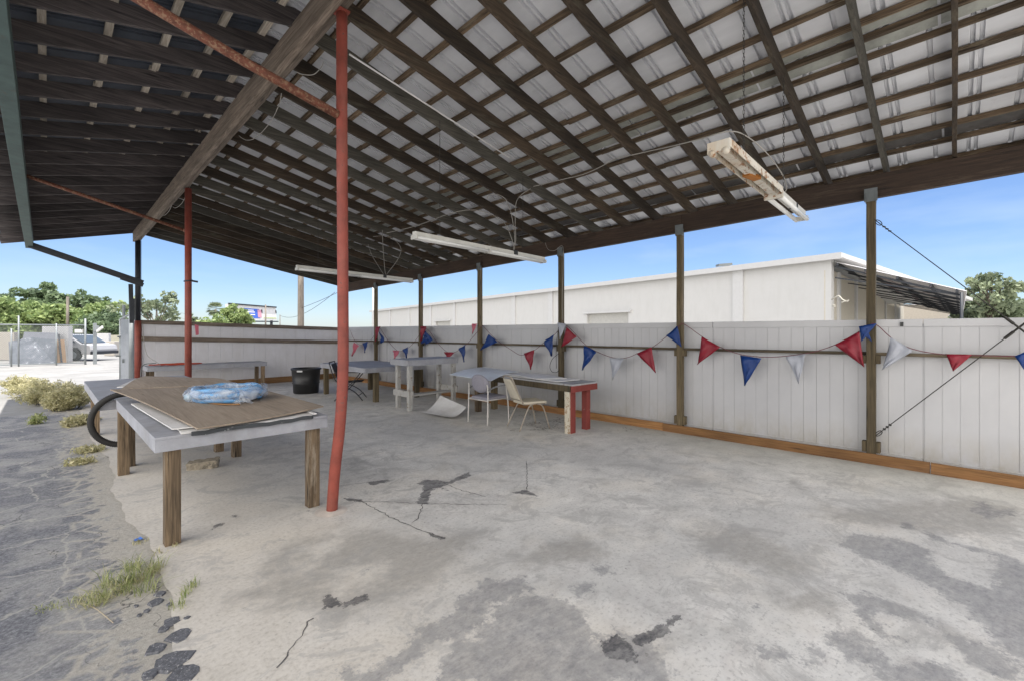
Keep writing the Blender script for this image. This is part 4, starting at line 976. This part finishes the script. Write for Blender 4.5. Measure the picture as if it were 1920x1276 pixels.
m = MB()
for k in range(7):
    m.beam(awp(.28, k / 7 * .9, -.16), awp(.54, (k + 1) / 7 * .9, -.16), .03, .03); m.beam(awp(.79, k / 7 * .9, -.16), awp(.54, (k + 1) / 7 * .9, -.16), .03, .03)
m.build('wind_bracing', paint('pinkish_steel', (.25, .18, .18), .6), aw)
MB().tube([awp(1.0, 0, -.1), awp(1.0, 0, 0) * 1 + Vector((0, 0, -zlow + .0))], .05, 8).build('awning_post', STEEL_DK, aw, smooth=True)
for k in (.35, .7, 1.0): MB().tube([awp(1.0, k, -.1), awp(1.0, k, -zlow + .0)], .05, 8).build('awning_post', STEEL_DK, aw, smooth=True)
# back wing closing the view under the awning, downspout wall
wg = thing('back_wing', 'tan wall of a farther building seen under the awning', 'building', tuple(P(1720, 621, 60)))
m = MB(); a = P(1640, 621, 62); b = P(1806, 621, 56)
m.beam(Vector((a.x, a.y, 2.5)), Vector((b.x, b.y, 2.5)), .4, 5.0); m.build('wall', paint('tan_wall', (.46, .41, .34), .85), wg)
MB().beam(Vector((a.x, a.y, 5.06)), Vector((b.x, b.y, 5.06)), .6, .12).build('coping', WHITE, wg)
dw = P(1801, 590, 54); 
MB().beam(Vector((dw.x, dw.y, 0)), Vector((dw.x, dw.y, 4.6)), .5, .5, up=(0, 1, 0)).beam(P(1805, 566, 53.8), P(1806, 600, 53.8), .3, .1).build('white_pier', WHITE, wg)
lw = thing('low_shed', 'low white-edged roof seen over the fence left of the right tree', 'building', tuple(P(1822, 621, 48)))
a = P(1804, 592, 48); b = P(1842, 592, 48); MB().beam(a, b, 3, .22).build('roof_edge', WHITE, lw)
MB().beam(Vector((a.x, a.y, a.z / 2 - .1)), Vector((b.x, b.y, a.z / 2 - .1)), 2.6, a.z - .25).build('wall', WD['railx'], lw)
# roof vent
MB().beam(P(1345, 498, 30), P(1370, 496, 30), .5, .14).build('roof_vent', GALV_DK, bd)

# ---------------------------------------------------------------- vegetation
def leaves(cents, n, spread, size, seed, flat=.6, elong=1.6):
    r = np.random.RandomState(seed); cents = np.array([tuple(c[:3]) + (c[3] if len(c) > 3 else 1,) for c in cents])
    wts = cents[:, 3] ** 2; idx = r.choice(len(cents), n, p=wts / wts.sum()); c = cents[idx, :3]
    d = r.normal(size=(n, 3)); d /= np.linalg.norm(d, axis=1)[:, None]
    d *= (r.uniform(.25, 1, n) ** .5)[:, None] * spread * cents[idx, 3][:, None]; d[:, 2] *= .8; c = c + d
    u = r.normal(size=(n, 3)); u /= np.linalg.norm(u, axis=1)[:, None]; nn = r.normal(size=(n, 3)); nn[:, 2] += flat
    v = np.cross(u, nn); v /= np.linalg.norm(v, axis=1)[:, None] + 1e-9
    s = size * r.uniform(.6, 1.4, n)[:, None]; u = u * s * elong / 2; v = v * s / 2
    V = np.stack([c - u, c + v * .9, c + u, c - v * .9], 1).reshape(-1, 3)
    tone = np.repeat(np.clip(r.normal(.45, .22, n) + .25 * np.repeat(r.normal(0, 1, len(cents))[None], 1, 0).ravel()[idx] * .6, 0, 1), 4)
    return V, tone
def leaf_obj(name, V, tone, mat, parent=None):
    n = len(V) // 4; me = bpy.data.meshes.new(name); me.vertices.add(len(V)); me.vertices.foreach_set('co', V.astype(np.float32).ravel())
    me.loops.add(n * 4); me.loops.foreach_set('vertex_index', np.arange(n * 4, dtype=np.int32)); me.polygons.add(n)
    me.polygons.foreach_set('loop_start', np.arange(0, n * 4, 4, dtype=np.int32)); me.polygons.foreach_set('loop_total', np.full(n, 4, dtype=np.int32))
    me.update(calc_edges=True); a = me.attributes.new('tone', 'FLOAT', 'POINT'); a.data.foreach_set('value', tone.astype(np.float32)); me.materials.append(mat)
    o = bpy.data.objects.new(name, me); C.objects.link(o)
    if parent is not None: o.parent = parent; o.matrix_parent_inverse = Matrix.Translation(parent.location).inverted()
    return o
def tree(name, label, base, top, rx, n, size, mat, seed, crown_lo=.35, nb=9, sub=5, spread=.9, group=None):
    r = random.Random(seed); base = Vector(base); t = thing(name, label, 'tree', tuple(base), group); h = top - base.z
    m = MB(); cents = []; tr = h * .022
    trunk = [base, base + Vector((r.uniform(-.1, .1), r.uniform(-.1, .1), h * .3)), base + Vector((r.uniform(-.3, .3), r.uniform(-.3, .3), h * .55))]
    m.tube(spline(trunk, 4), [tr * (1 - .5 * i / 8) for i in range(9)], 7)
    zc = h * (crown_lo + 1) / 2; hz = h * (1 - crown_lo) / 2
    for b in range(nb):
        a = 2 * math.pi * (b + r.random() * .7) / nb; el = r.uniform(-.6, 1.0)
        e = base + Vector((math.cos(a) * rx * math.cos(el) * r.uniform(.6, 1), math.sin(a) * rx * math.cos(el) * r.uniform(.6, 1), zc + math.sin(el) * hz * .9))
        s0 = trunk[1].lerp(trunk[2], r.random()); mid = s0.lerp(e, .5) + Vector((0, 0, h * .05))
        m.tube(spline([s0, mid, e], 4), [tr * .5 * (1 - .8 * i / 8) for i in range(9)], 5); cents.append((e.x, e.y, e.z, r.uniform(.7, 1.2)))
        for k in range(sub):
            f = mid.lerp(e, r.uniform(.2, 1)); g = f + Vector((r.gauss(0, rx * .28), r.gauss(0, rx * .28), r.gauss(0, hz * .25)))
            m.tube([f, (f + g) / 2 + Vector((0, 0, .1)), g], [tr * .16, tr * .1, tr * .04], 4); cents.append((g.x, g.y, g.z, r.uniform(.5, 1)))
    m.build('trunk', BARK, t, smooth=True)
    V, tn = leaves(cents, n, spread, size, seed); leaf_obj('crown', V, tn, mat, t); return t
def gbase(px, d):
    p = P(px, 621, d); return (p.x, p.y, -.03)
def ztop_(py, d): return H + (621 - py) / 850 * d
tg = 'trees beyond the chain link gate'
tree('tree', 'dark green tree at the far left edge of the photo', gbase(-12, 55), ztop_(548, 55), 3.0, 5000, .34, LEAF_D, 1, .2, group=tg)
tree('tree', 'light green tree left of the thin utility pole, in front of darker crowns', gbase(62, 46), ztop_(566, 46), 2.6, 6500, .28, LEAF_L, 2, .1, group=tg)
tree('tree', 'tall dark tree left of the thin utility pole', gbase(88, 62), ztop_(541, 62), 3.1, 5500, .34, LEAF_D, 3, .3, group=tg)
tree('tree', 'tall dark tree right of the thin utility pole', gbase(146, 60), ztop_(543, 60), 2.6, 4200, .34, LEAF_D, 4, .3, group=tg)
tree('tree', 'round light green tree behind the chain link gate post', gbase(162, 48), ztop_(574, 48), 2.6, 6500, .28, LEAF_L, 5, .05, group=tg)
tree('tree', 'small dark green tree left of the open gate leaf', gbase(198, 46), ztop_(588, 46), 1.7, 4500, .26, LEAF_D, 6, .0, group=tg)
tree('tree', 'low green tree filling the gap at the far left behind the fence', gbase(18, 50), ztop_(585, 50), 2.8, 5500, .28, LEAF_L, 16, .0, group=tg)
tree('tree', 'thin half-bare tree with bent limbs rising above the rear fence by the dark post', gbase(292, 38), ztop_(552, 38), 2.2, 1000, .22, LEAF_G, 7, .35, 9, 4, .42)
tree('tree', 'small green bush-like tree under the palm crown', gbase(402, 70), ztop_(592, 70), 2.2, 3000, .32, LEAF_L, 8, .0)
tree('tree', 'yellow-green tree covering the left end of the billboard', gbase(441, 78), ztop_(577, 78), 2.3, 4200, .34, LEAF_L, 9, .1)
tree('tree', 'grey-green bushy tree low on the skyline right of the middle red post', gbase(372, 75), ztop_(598, 75), 1.9, 1800, .34, LEAF_G, 12, .1)
tree('tree', 'airy green tree with gaps at the right edge, above the fence', gbase(1856, 40), ztop_(507, 40), 2.0, 1900, .24, LEAF_G, 10, .5, 10, 4, .5)
tree('tree', 'dense leafy tree below the airy one at the right edge', gbase(1872, 42), ztop_(556, 42), 3.4, 6500, .27, LEAF_G, 11, .0, 12, 6, 1.0)
tree('tree', 'dark bushy tree at the very right edge behind the cable', gbase(1945, 40), ztop_(552, 40), 3.0, 5000, .26, LEAF_G, 14, .0, 10, 6, 1.0)
# palm
pb = Vector(gbase(404, 88)); t = thing('palm_tree', 'fan palm with a round crown on the skyline left of the billboard', 'palm', tuple(pb))
ph = ztop_(580, 88); MB().tube([pb, pb + Vector((.1, 0, ph / 2)), Vector((pb.x, pb.y, ph))], [.24, .18, .16], 8).build('trunk', BARK, t, smooth=True)
r = random.Random(5); vs = []; tn = []
for k in range(70):
    a = r.uniform(0, 6.28); el = r.uniform(-1.0, 1.4); d = Vector((math.cos(a) * math.cos(el), math.sin(a) * math.cos(el), math.sin(el)))
    c = Vector((pb.x, pb.y, ph)) + d * .9; s = d.cross(Vector((0, 0, 1))).normalized(); u2 = s.cross(d)
    for j in range(11):
        an = (j - 5) * .26; f = (d * math.cos(an) + s * math.sin(an)).normalized(); w2 = f.cross(u2).normalized() * .045
        tip = c + f * .85 + Vector((0, 0, -.12)); vs += [tuple(c - w2), tuple(c + f * .4 - w2 * 1.3), tuple(tip), tuple(c + f * .4 + w2 * 1.3)]; tn += [r.uniform(.1, .8)] * 4
leaf_obj('fronds', np.array(vs), np.array(tn), LEAF_G, t)

# ---------------------------------------------------------------- weeds and grass
def blades(name, label, spots, n, hmin, hmax, mat, seed, wdt=.004, lean=.5, cat='weed'):
    r = random.Random(seed); vs = []; tn = []
    for k in range(n):
        cx, cy, cr_ = spots[r.randrange(len(spots))]; a = r.uniform(0, 6.28); q = r.random() ** .7 * cr_
        p = Vector((cx + q * math.cos(a), cy + q * math.sin(a), -.02)); hh = r.uniform(hmin, hmax); b = r.uniform(0, 6.28)
        dv = Vector((math.cos(b), math.sin(b), 0)) * r.uniform(.1, lean) * hh; s = Vector((-dv.y, dv.x, 0)).normalized() * wdt * r.uniform(.6, 1.5)
        m1 = p + dv * .35 + Vector((0, 0, hh * .6)); tp_ = p + dv + Vector((0, 0, hh * r.uniform(.7, 1)))
        c = r.random(); vs += [tuple(p - s), tuple(p + s), tuple(m1 + s), tuple(m1 - s), tuple(m1 - s), tuple(m1 + s), tuple(tp_), tuple(tp_)]; tn += [c] * 8
    vs = np.array(vs); vs[6::8] += 1e-4
    o = leaf_obj(name, vs, np.array(tn), mat); tag(o, label, cat); return o
def S(px, py, r): g = G(px, py); return (g.x, g.y, r)
blades('grass_clump', 'green and yellow grass clump growing where asphalt meets the slab, nearest the camera', [S(262, 1085, .06), S(228, 1108, .09), S(290, 1066, .05), S(186, 1128, .07), S(240, 1090, .04), S(275, 1105, .07), S(250, 1065, .06), S(205, 1095, .06)], 560, .02, .14, GRASS, 1, .0018, 1.5)
blades('grass_clump', 'straw-coloured dead grass mixed through the large green clump', [S(262, 1088, .08), S(215, 1108, .10), S(285, 1072, .06), S(175, 1128, .09)], 300, .02, .10, DRY, 21, .0016, 2.2)
blades('grass_clump', 'sparse thin grass at the slab edge just right of the large grass clump', [S(345, 1115, .05), S(335, 1135, .05), S(360, 1100, .04)], 110, .03, .10, GRASS, 2, .0018, .9)
blades('grass_clump', 'few yellowed blades on the asphalt at the lower left', [S(85, 1138, .06), S(130, 1130, .08), S(165, 1115, .05)], 120, .02, .06, GRASS, 3, .0018, .9)
blades('grass_clump', 'low dry grass along the slab edge below the near table corner', [S(300, 1035, .05), S(262, 1015, .05), S(330, 1022, .03)], 120, .02, .07, DRY, 31, .0018, .9)
def bush(name, label, spots, n, hh, seed, mat, size=.02):
    r = random.Random(seed); g0 = spots[0]; t = thing(name, label, 'weed', (g0[0], g0[1], 0)); m = MB(); cents = []
    for (cx, cy, cr_) in spots:
        for k in range(34):
            a = r.uniform(0, 6.28); q = r.random() ** .5 * cr_; b = Vector((cx + q * .5 * math.cos(a), cy + q * .5 * math.sin(a), -.02)); hz = hh * r.uniform(.5, 1.1) * (1 - .5 * q / cr_)
            e = Vector((cx + q * 1.25 * math.cos(a), cy + q * 1.25 * math.sin(a), hz)); m.tube([b, b.lerp(e, .5) + Vector((0, 0, hz * .15)), e], [.004, .003, .0015], 4, cap=False)
            for f in (.4, .6, .75, .9, 1): c = b.lerp(e, f); cents.append((c.x, c.y, c.z, 1))
    m.build('stems', BARK, t); V, tn = leaves(cents, n, .085, size, seed, elong=2.8); leaf_obj('leaves', V, tn, mat, t)
bush('weed_bush', 'large dry yellow-green weed bush on the yard left of the work tables', [S(60, 738, .42), S(95, 742, .48), S(120, 752, .42), S(75, 755, .38), S(105, 768, .3), S(130, 765, .3), S(40, 730, .3)], 26000, .46, 4, DRY, .019)
bush('weed_bush', 'small green weed beside the leg of the farther work table', [S(140, 796, .17), S(155, 790, .15)], 2200, .13, 5, DRY, .022)
bush('weed_bush', 'tiny green weed on the asphalt between the dry bush and the table', [S(68, 793, .07), S(72, 786, .06)], 500, .10, 6, GRASS, .02)
bush('weed_bush', 'brown dead weed on the slab edge beside the black tube', [S(150, 868, .10), S(170, 845, .12)], 900, .04, 8, DRY, .02)
wd_ = MB(); p = G(150, 1130)
tag(MB().tube([Vector((p.x + a * .1, p.y - a * .3 + .05 * math.sin(3 * a), .0)) for a in np.linspace(0, 1.2, 8)], .002, 5).build('dry_stalk', plain('straw', (.5, .42, .28), .8)), 'single pale dry stalk lying on the asphalt below the grass clump', 'stalk')
bl = G(258, 1012); tag(MB().slab([(bl.x - .03, bl.y - .01, .006), (bl.x + .03, bl.y - .02, .01), (bl.x + .02, bl.y + .03, .012), (bl.x - .02, bl.y + .02, .008)], .002, 3, lambda u, v: .006 * math.sin(9 * u)).build('blue_scrap', plain('blue_litter', (.08, .2, .6), .5)), 'small scrap of blue plastic litter at the slab edge', 'litter')
# loose asphalt crumbs at the slab edge
r = random.Random(9)
CHK = paint('broken_asphalt', (.13, .132, .145), .95, chip=(.42, .42, .42), chip_t=.58, var=.5, sc_=70, cs=90)
for i, (px, py, s) in enumerate([(292, 1128, .05), (300, 1112, .035), (275, 1144, .018), (322, 1165, .055), (338, 1190, .075), (292, 1215, .055), (307, 1178, .03), (350, 1158, .02), (262, 1152, .015), (330, 1235, .09), (345, 1262, .08), (280, 1262, .045), (302, 1240, .035), (255, 1135, .012), (318, 1132, .02)]):
    g = G(px, py); n = 9; vs = [(g.x + s * math.cos(6.283 * k / n) * r.uniform(.7, 1.2), g.y + s * math.sin(6.283 * k / n) * r.uniform(.7, 1.2), -.02) for k in range(n)]
    vs += [(g.x + (v[0] - g.x) * .8, g.y + (v[1] - g.y) * .8, .004 + r.uniform(0, .004)) for v in vs]
    o = MB().add(vs, [(k, (k + 1) % n, n + (k + 1) % n, n + k) for k in range(n)] + [tuple(range(n, 2 * n))]).build('asphalt_chunk', CHK); tag(o, 'flat dark broken-off asphalt chunk lying in the sand at the slab edge', 'asphalt chunk', 'asphalt chunks at the slab edge')

# ---------------------------------------------------------------- chain link fence and gate at the left
def link(m, a, b, z0, z1, pitch=.075, th=.005):
    a, b = Vector((a[0], a[1], 0)), Vector((b[0], b[1], 0)); L_ = (b - a).length; d = (b - a).normalized(); hh = z1 - z0
    for sgn in (1, -1):
        s = -hh
        while s < L_ + hh:
            s0, s1 = (s, s + hh); zz0, zz1 = (z0, z1) if sgn > 0 else (z1, z0)
            t0 = max(0, (0 - s0) / hh); t1 = min(1, (L_ - s0) / hh)
            if t1 > t0:
                p = a + d * (s0 + t0 * hh) + Vector((0, 0, zz0 + (zz1 - zz0) * t0)); q = a + d * (s0 + t1 * hh) + Vector((0, 0, zz0 + (zz1 - zz0) * t1)); m.beam(p, q, th, th)
            s += pitch
ga = G(0, 686.5); gb = G(161, 681.8); gd = (gb - ga).normalized(); g0 = ga - gd * 5
t = thing('chain_link_fence', 'galvanized chain link fence panel across the yard at the left edge', 'fence', tuple(ga))
ht = 1.93
m = MB(); link(m, g0, gb, .06, ht - .02, .085, .009); m.build('mesh', GALV_DK, t)
MB().tube([g0 + Vector((0, 0, ht)), gb + Vector((0, 0, ht))], .028, 8).tube([g0 + Vector((0, 0, .07)), gb + Vector((0, 0, .07))], .025, 8).build('rail', GALV, t, smooth=True)
for px, up_ in ((20, 1.75), (33, 2.35), (103, 2.0), (160, 2.25)):
    f = ga + gd * ((px / 161) * (gb - ga).length); MB().tube([f + Vector((0, 0, -.03)), f + Vector((0, 0, up_))], .042 if px > 150 else .032, 10).build('post', GALV, t, smooth=True)
sg = ga.lerp(gb, .915); MB().slab([sg + Vector((-.16, -.02, 1.72)), sg + Vector((.16, -.02, 1.72)), sg + Vector((.16, -.03, 1.55)), sg + Vector((-.16, -.03, 1.55))], .004).build('blank_sign', WHITE, t)
gp = G(178, 681); t = thing('gate_post', 'pale square steel column with a bracket arm beside the chain link fence', 'post', tuple(gp))
MB().box((gp.x, gp.y, 1.0), (.14, .14, 2.06)).build('column', GALV, t, bevel=.008)
MB().box((gp.x + .05, gp.y - .04, 1.75), (.22, .14, .3)).build('hinge_box', GALV, t, bevel=.01)
MB().beam(P(182, 621, 22.5), P(192, 613, 22.2), .06, .12).build('bracket_arm', WHITE, t)
# open gate leaf by the rear steel post
ge = G(225, 716); gf = Vector((1.42, 15.6, 0)); t = thing('gate_leaf', 'open galvanized gate leaf with slats beside the rear steel post', 'gate', tuple(gf))
ge = Vector((P(226, 621, 14.4).x, P(226, 621, 14.4).y, 0)); gf = Vector((P(247, 621, 13.4).x, P(247, 621, 13.4).y, 0)) 
MB().tube([gf + Vector((0, 0, .02)), gf + Vector((0, 0, 2.25))], .07, 12).build('gate_tube', GALV, t, smooth=True)
MB().tube([ge + Vector((0, 0, .08)), ge + Vector((0, 0, 2.0))], .035, 10).tube([ge + Vector((0, 0, 2.0)), gf + Vector((0, 0, 2.15))], .03, 10).tube([ge + Vector((0, 0, .1)), gf + Vector((0, 0, .1))], .03, 10).build('gate_frame', GALV, t, smooth=True)
m = MB(); n = 12
for k in range(n):
    c = ge.lerp(gf, (k + .5) / n); m.box((c.x, c.y, 1.06), (.05, .012, 1.86), math.atan2(gf.y - ge.y, gf.x - ge.x))
m.build('slats', paint('grey_slats', (.30, .32, .35), .6, var=.12), t)
m = MB(); m.box(ge + Vector((-.03, -.03, 1.45)), (.1, .06, .05)); m.box(ge + Vector((-.04, -.03, .85)), (.16, .05, .05)); m.box(ge.lerp(gf, .4) + Vector((-.04, -.04, .72)), (.05, .05, .12)); m.build('latch', GALV_DK, t)
MB().tube([P(232, 600, 14.5), P(232, 572, 14.5)], .04, 8).build('gate_post_top', GALV_DK, t)
zz = MB(); zz.beam(P(252, 712, 12.4), P(252, 606, 12.4), .05, .05, up=(0, 1, 0)); zz.build('latch_post', GALV_DK, t)

# ---------------------------------------------------------------- things in the far yard
def wallseg(name, label, pa, pb, d, z1, th, mat, cat='wall', d2=None, z0=0):
    a = P(pa, 621, d); b = P(pb, 621, d2 or d); o = MB().beam(Vector((a.x, a.y, (z0 + z1) / 2)), Vector((b.x, b.y, (z0 + z1) / 2)), th, z1 - z0).build(name, mat, bevel=.01); return tag(o, label, cat)
CRM = paint('cream_wall', (.42, .39, .35), .85, var=.06); WHT = paint('white_wall', (.47, .47, .48), .8, var=.05)
wallseg('yard_wall', 'cream wall at the far left edge behind the chain link', -60, 30, 26, H - .05, .2, CRM)
wallseg('yard_wall', 'white block wall behind the leaning tan board', 83, 132, 25.5, H + .28, .2, WHT, d2=24.5)
wallseg('yard_wall', 'white wall beyond the far end of the drive, left part', 180, 206, 33, H - .15, .2, WHT)
wallseg('cream_cabinet', 'cream cabinet standing at the end of the white wall by the gate', 205, 224, 31, .95, .8, CRM, 'cabinet')
wallseg('yard_wall', 'olive-grey wall behind the cream cabinet', 203, 232, 36, H - .3, .2, paint('olive_wall', (.36, .35, .28), .9))
# leaning boards
MUR = M('grey_painted_board', .7); n_ = MUR.noise(MUR.co(), 1.6, 7, .7, 1.5)
MUR.col(MUR.ramp(n_, [(.35, (.07, .08, .10)), (.52, (.11, .125, .15)), (.60, (.14, .15, .18)), (.66, (.40, .43, .46))]))
def leaner(name, label, pts, mat, th=.03):
    vs = [P(*p) for p in pts]; n = len(vs); back = [v + Vector((F0, F1, 0)) * th for v in vs]
    o = MB().add(vs + back, [tuple(range(n)), tuple(reversed(range(n, 2 * n)))] + [(k, k + n, (k + 1) % n + n, (k + 1) % n) for k in range(n)]).build(name, mat); tag(o, label, 'board')
leaner('leaning_board', 'large dark grey board painted with pale swirls leaning behind the chain link', [(18, 684, 22.4), (103, 681, 23.0), (104, 636, 23.6), (60, 632, 23.6), (16, 640, 23.2)], MUR.m)
leaner('leaning_board', 'plain grey board standing behind the painted one', [(42, 640, 24.2), (110, 640, 24.2), (108, 624, 24.4), (45, 622, 24.4)], paint('plain_grey_board', (.16, .17, .20), .7))
leaner('leaning_board', 'narrow tan board with a dark strap left of the white vehicle', [(101, 680, 23.4), (124, 679, 23.4), (120, 636, 23.9), (103, 636, 23.9)], paint('tan_board', (.27, .18, .11), .8), .02)
leaner('dark_strap', 'dark strap hanging down the narrow tan board', [(114, 679, 23.2), (117, 679, 23.2), (111, 626, 23.7), (108, 626, 23.7)], STEEL_DK, .02)
# white pickup behind the gate post
t = thing('white_pickup', 'white pickup truck partly hidden behind the white wall and fence posts', 'vehicle', tuple(G(140, 674)))
VW = paint('vehicle_white', (.40, .40, .41), .3, var=.03); VG = plain('vehicle_glass', (.08, .10, .12), .08)
o0 = G(138, 675.5); e0 = P(190, 621, o0.length * 1.02); ud = Vector((F1, -F0, 0)); vd = Vector((F0, F1, 0))
def vp(x, y, z): q = Vector((o0.x, o0.y, 0)) + ud * x + vd * y; return Vector((q.x, q.y, z))
prof = [(-2.6, .35), (-.42, .35), (-.38, .55), (-.2, .7), (.2, .7), (.38, .55), (.42, .35), (.92, .35), (.98, .6), (.9, .85), (.35, .95), (-.35, 1.42), (-1.35, 1.46), (-1.5, .98), (-2.6, .98)]
n = len(prof); vs = [vp(x, 0, z) for x, z in prof] + [vp(x, 1.7, z) for x, z in prof]
MB().add(vs, [tuple(range(n)), tuple(reversed(range(n, 2 * n)))] + [(k, k + n, (k + 1) % n + n, (k + 1) % n) for k in range(n)]).build('body', VW, t, bevel=.03)
MB().add([vp(.18, -.012, .98), vp(-.36, -.012, 1.34), vp(-.8, -.012, 1.36), vp(-.8, -.012, .98)], [(0, 1, 2, 3)]).add([vp(.38, .12, .98), vp(.38, 1.58, .98), vp(-.30, 1.58, 1.40), vp(-.30, .12, 1.40)], [(0, 1, 2, 3)]).build('window', VG, t)
for x in (0, -2.0):
    m = MB(); cx = vp(x, .0, .31)
    m.tube([cx - vd * .02, cx + vd * .2], .31, 20); wo = m.build('tyre', RUBBER, t)
    MB().tube([cx - vd * .035, cx + vd * .05], .19, 16).build('rim', GALV, wo)
MB().box(vp(.96, .25, .68), (.1, .3, .12)).build('headlight', TUBE, t); MB().beam(vp(.98, 0, .42), vp(.98, 1.7, .42), .1, .16).build('bumper', STEEL_DK, t)
# utility poles, wires, mast
WP = wood('pole_wood', (.12, .10, .085), (.30, .26, .22), 'z')
def pole(label, px, d, h, r, arm=None):
    b = Vector(gbase(px, d)); t = thing('utility_pole', label, 'pole', tuple(b)); MB().tube([b, b + Vector((0, 0, h))], [r, r * .75], 12).build('shaft', WP, t, smooth=True)
    if arm: MB().beam(b + ud * -arm + Vector((0, 0, h - .5)), b + ud * arm + Vector((0, 0, h - .5)), .1, .12).build('crossarm', WP, t)
    return b
b = pole('thick weathered utility pole behind the rear fence', 564, 27, 9.5, .19)
pole('thin utility pole between the dark trees at the left', 127, 45, ztop_(556, 45), .14)
pole('slim pole standing before the billboard', 498, 70, ztop_(571, 70), .13)
pole('short thin pole right of the billboard', 525, 100, ztop_(590, 100), .11)
def sag(a, b, s): return [a.lerp(b, k / 12) + Vector((0, 0, -s * 4 * (k / 12) * (1 - k / 12))) for k in range(13)]
def ow(label, a, b, s, r=.02): tag(MB().tube(sag(a, b, s), r, 4).build('overhead_wire', WIRE), label, 'wire')
ow('overhead wire rising from beside the billboard past the thick pole', P(524, 591, 60), P(628, 548, 28), .8, .018)
ow('overhead wire in the gap between the left trees and the dark post', P(150, 573, 52), P(245, 597, 46), .3, .02)
ow('upper overhead wire faint behind the middle red post', P(563, 578, 27), P(640, 545, 24), .05, .012)
t = thing('antenna_mast', 'tall thin white mast at the far end of the warehouse', 'mast', gbase(700, 80)); b = Vector(gbase(700, 80))
MB().tube([b, Vector((b.x, b.y, ztop_(520, 80)))], .17, 8).build('mast', WHITE, t, smooth=True)
# billboard
bb = thing('billboard', 'large roadside billboard with a blue and white advert on the skyline', 'billboard', gbase(475, 120))
A_, B_, C_, D_ = P(427, 570, 112), P(517, 577, 126), P(519, 601, 126), P(430, 600, 112)
fwd = (B_ - A_).cross(Vector((0, 0, 1))).normalized(); fwd = fwd if fwd.dot(Vector((F0, F1, 0))) < 0 else -fwd
def bq(u0, u1, v0, v1, off): # v down
    f = lambda u, v: (A_.lerp(B_, u)).lerp(D_.lerp(C_, u), v) + fwd * off
    return [f(u0, v0), f(u1, v0), f(u1, v1), f(u0, v1)]
MB().add(bq(0, 1, 0, 1, 0) + bq(0, 1, 0, 1, -.8), [(0, 1, 2, 3), (7, 6, 5, 4), (0, 4, 5, 1), (1, 5, 6, 2), (2, 6, 7, 3), (3, 7, 4, 0)]).build('panel', WHITE, bb)
MB().add(bq(.30, .62, .20, .86, .03), [(0, 1, 2, 3)]).build('blue_field', plain('billboard_blue', (.06, .14, .55), .6), bb)
m = MB()
for u0, u1, v0 in ((.36, .50, .28), (.34, .52, .40), (.36, .52, .58), (.36, .46, .70)): m.add(bq(u0, u1, v0, v0 + .07, .06), [(0, 1, 2, 3)])
m.build('advert_lines', plain('billboard_white', (.8, .8, .82), .6), bb)
m = MB(); m.add(bq(.58, .66, .25, .8, .05), [(0, 1, 2, 3)]); m.build('advert_accent', plain('billboard_pink', (.6, .3, .38), .6), bb)
MB().add(bq(.70, .99, .78, .86, .05), [(0, 1, 2, 3)]).build('green_band', plain('billboard_green', (.45, .52, .25), .6), bb)
m = MB(); m.beam(A_ + fwd * .2 + Vector((0, 0, .1)), B_ + fwd * .2 + Vector((0, 0, .1)), .3, .35); m.beam(D_ + Vector((0, 0, -.3)), C_ + Vector((0, 0, -.3)), 1.2, .3)
m.build('frame', STEEL_DK, bb)
m = MB()
for u in (.35, .9): p = D_.lerp(C_, u) - fwd * .4; m.tube([Vector((p.x, p.y, 0)), p], .35, 10)
m.build('support_post', STEEL_DK, bb)
m = MB()
for u in (.66, .98): m.add(bq(u, u + .025, .22, .45, .08), [(0, 1, 2, 3)])
m.build('lamp', STEEL_DK, bb)

# leaf litter under the chairs and along the fence
r = random.Random(3); vs = []; tn = []
for (px, py, sp, n) in ((1003, 793, .16, 60), (1030, 800, .2, 90), (1052, 786, .22, 80), (985, 775, .25, 40), (1180, 806, .15, 12), (962, 806, .03, 6)):
    g = G(px, py)
    for k in range(n):
        p = Vector((g.x + r.gauss(0, sp), g.y + r.gauss(0, sp * .6), .006)); a = r.uniform(0, 6.28); u = Vector((math.cos(a), math.sin(a), r.uniform(-.1, .2))) * r.uniform(.012, .035); v = Vector((-u.y, u.x, 0)).normalized() * r.uniform(.004, .012)
        vs += [tuple(p - u), tuple(p + v), tuple(p + u), tuple(p - v)]; tn += [r.random()] * 4
tag(leaf_obj('leaf_litter', np.array(vs), np.array(tn), leafmat('dead_leaf', (.03, .025, .018), (.14, .10, .06), 0)), 'scatter of dark dead leaves on the slab around the beige chair', 'leaves', kind='stuff')
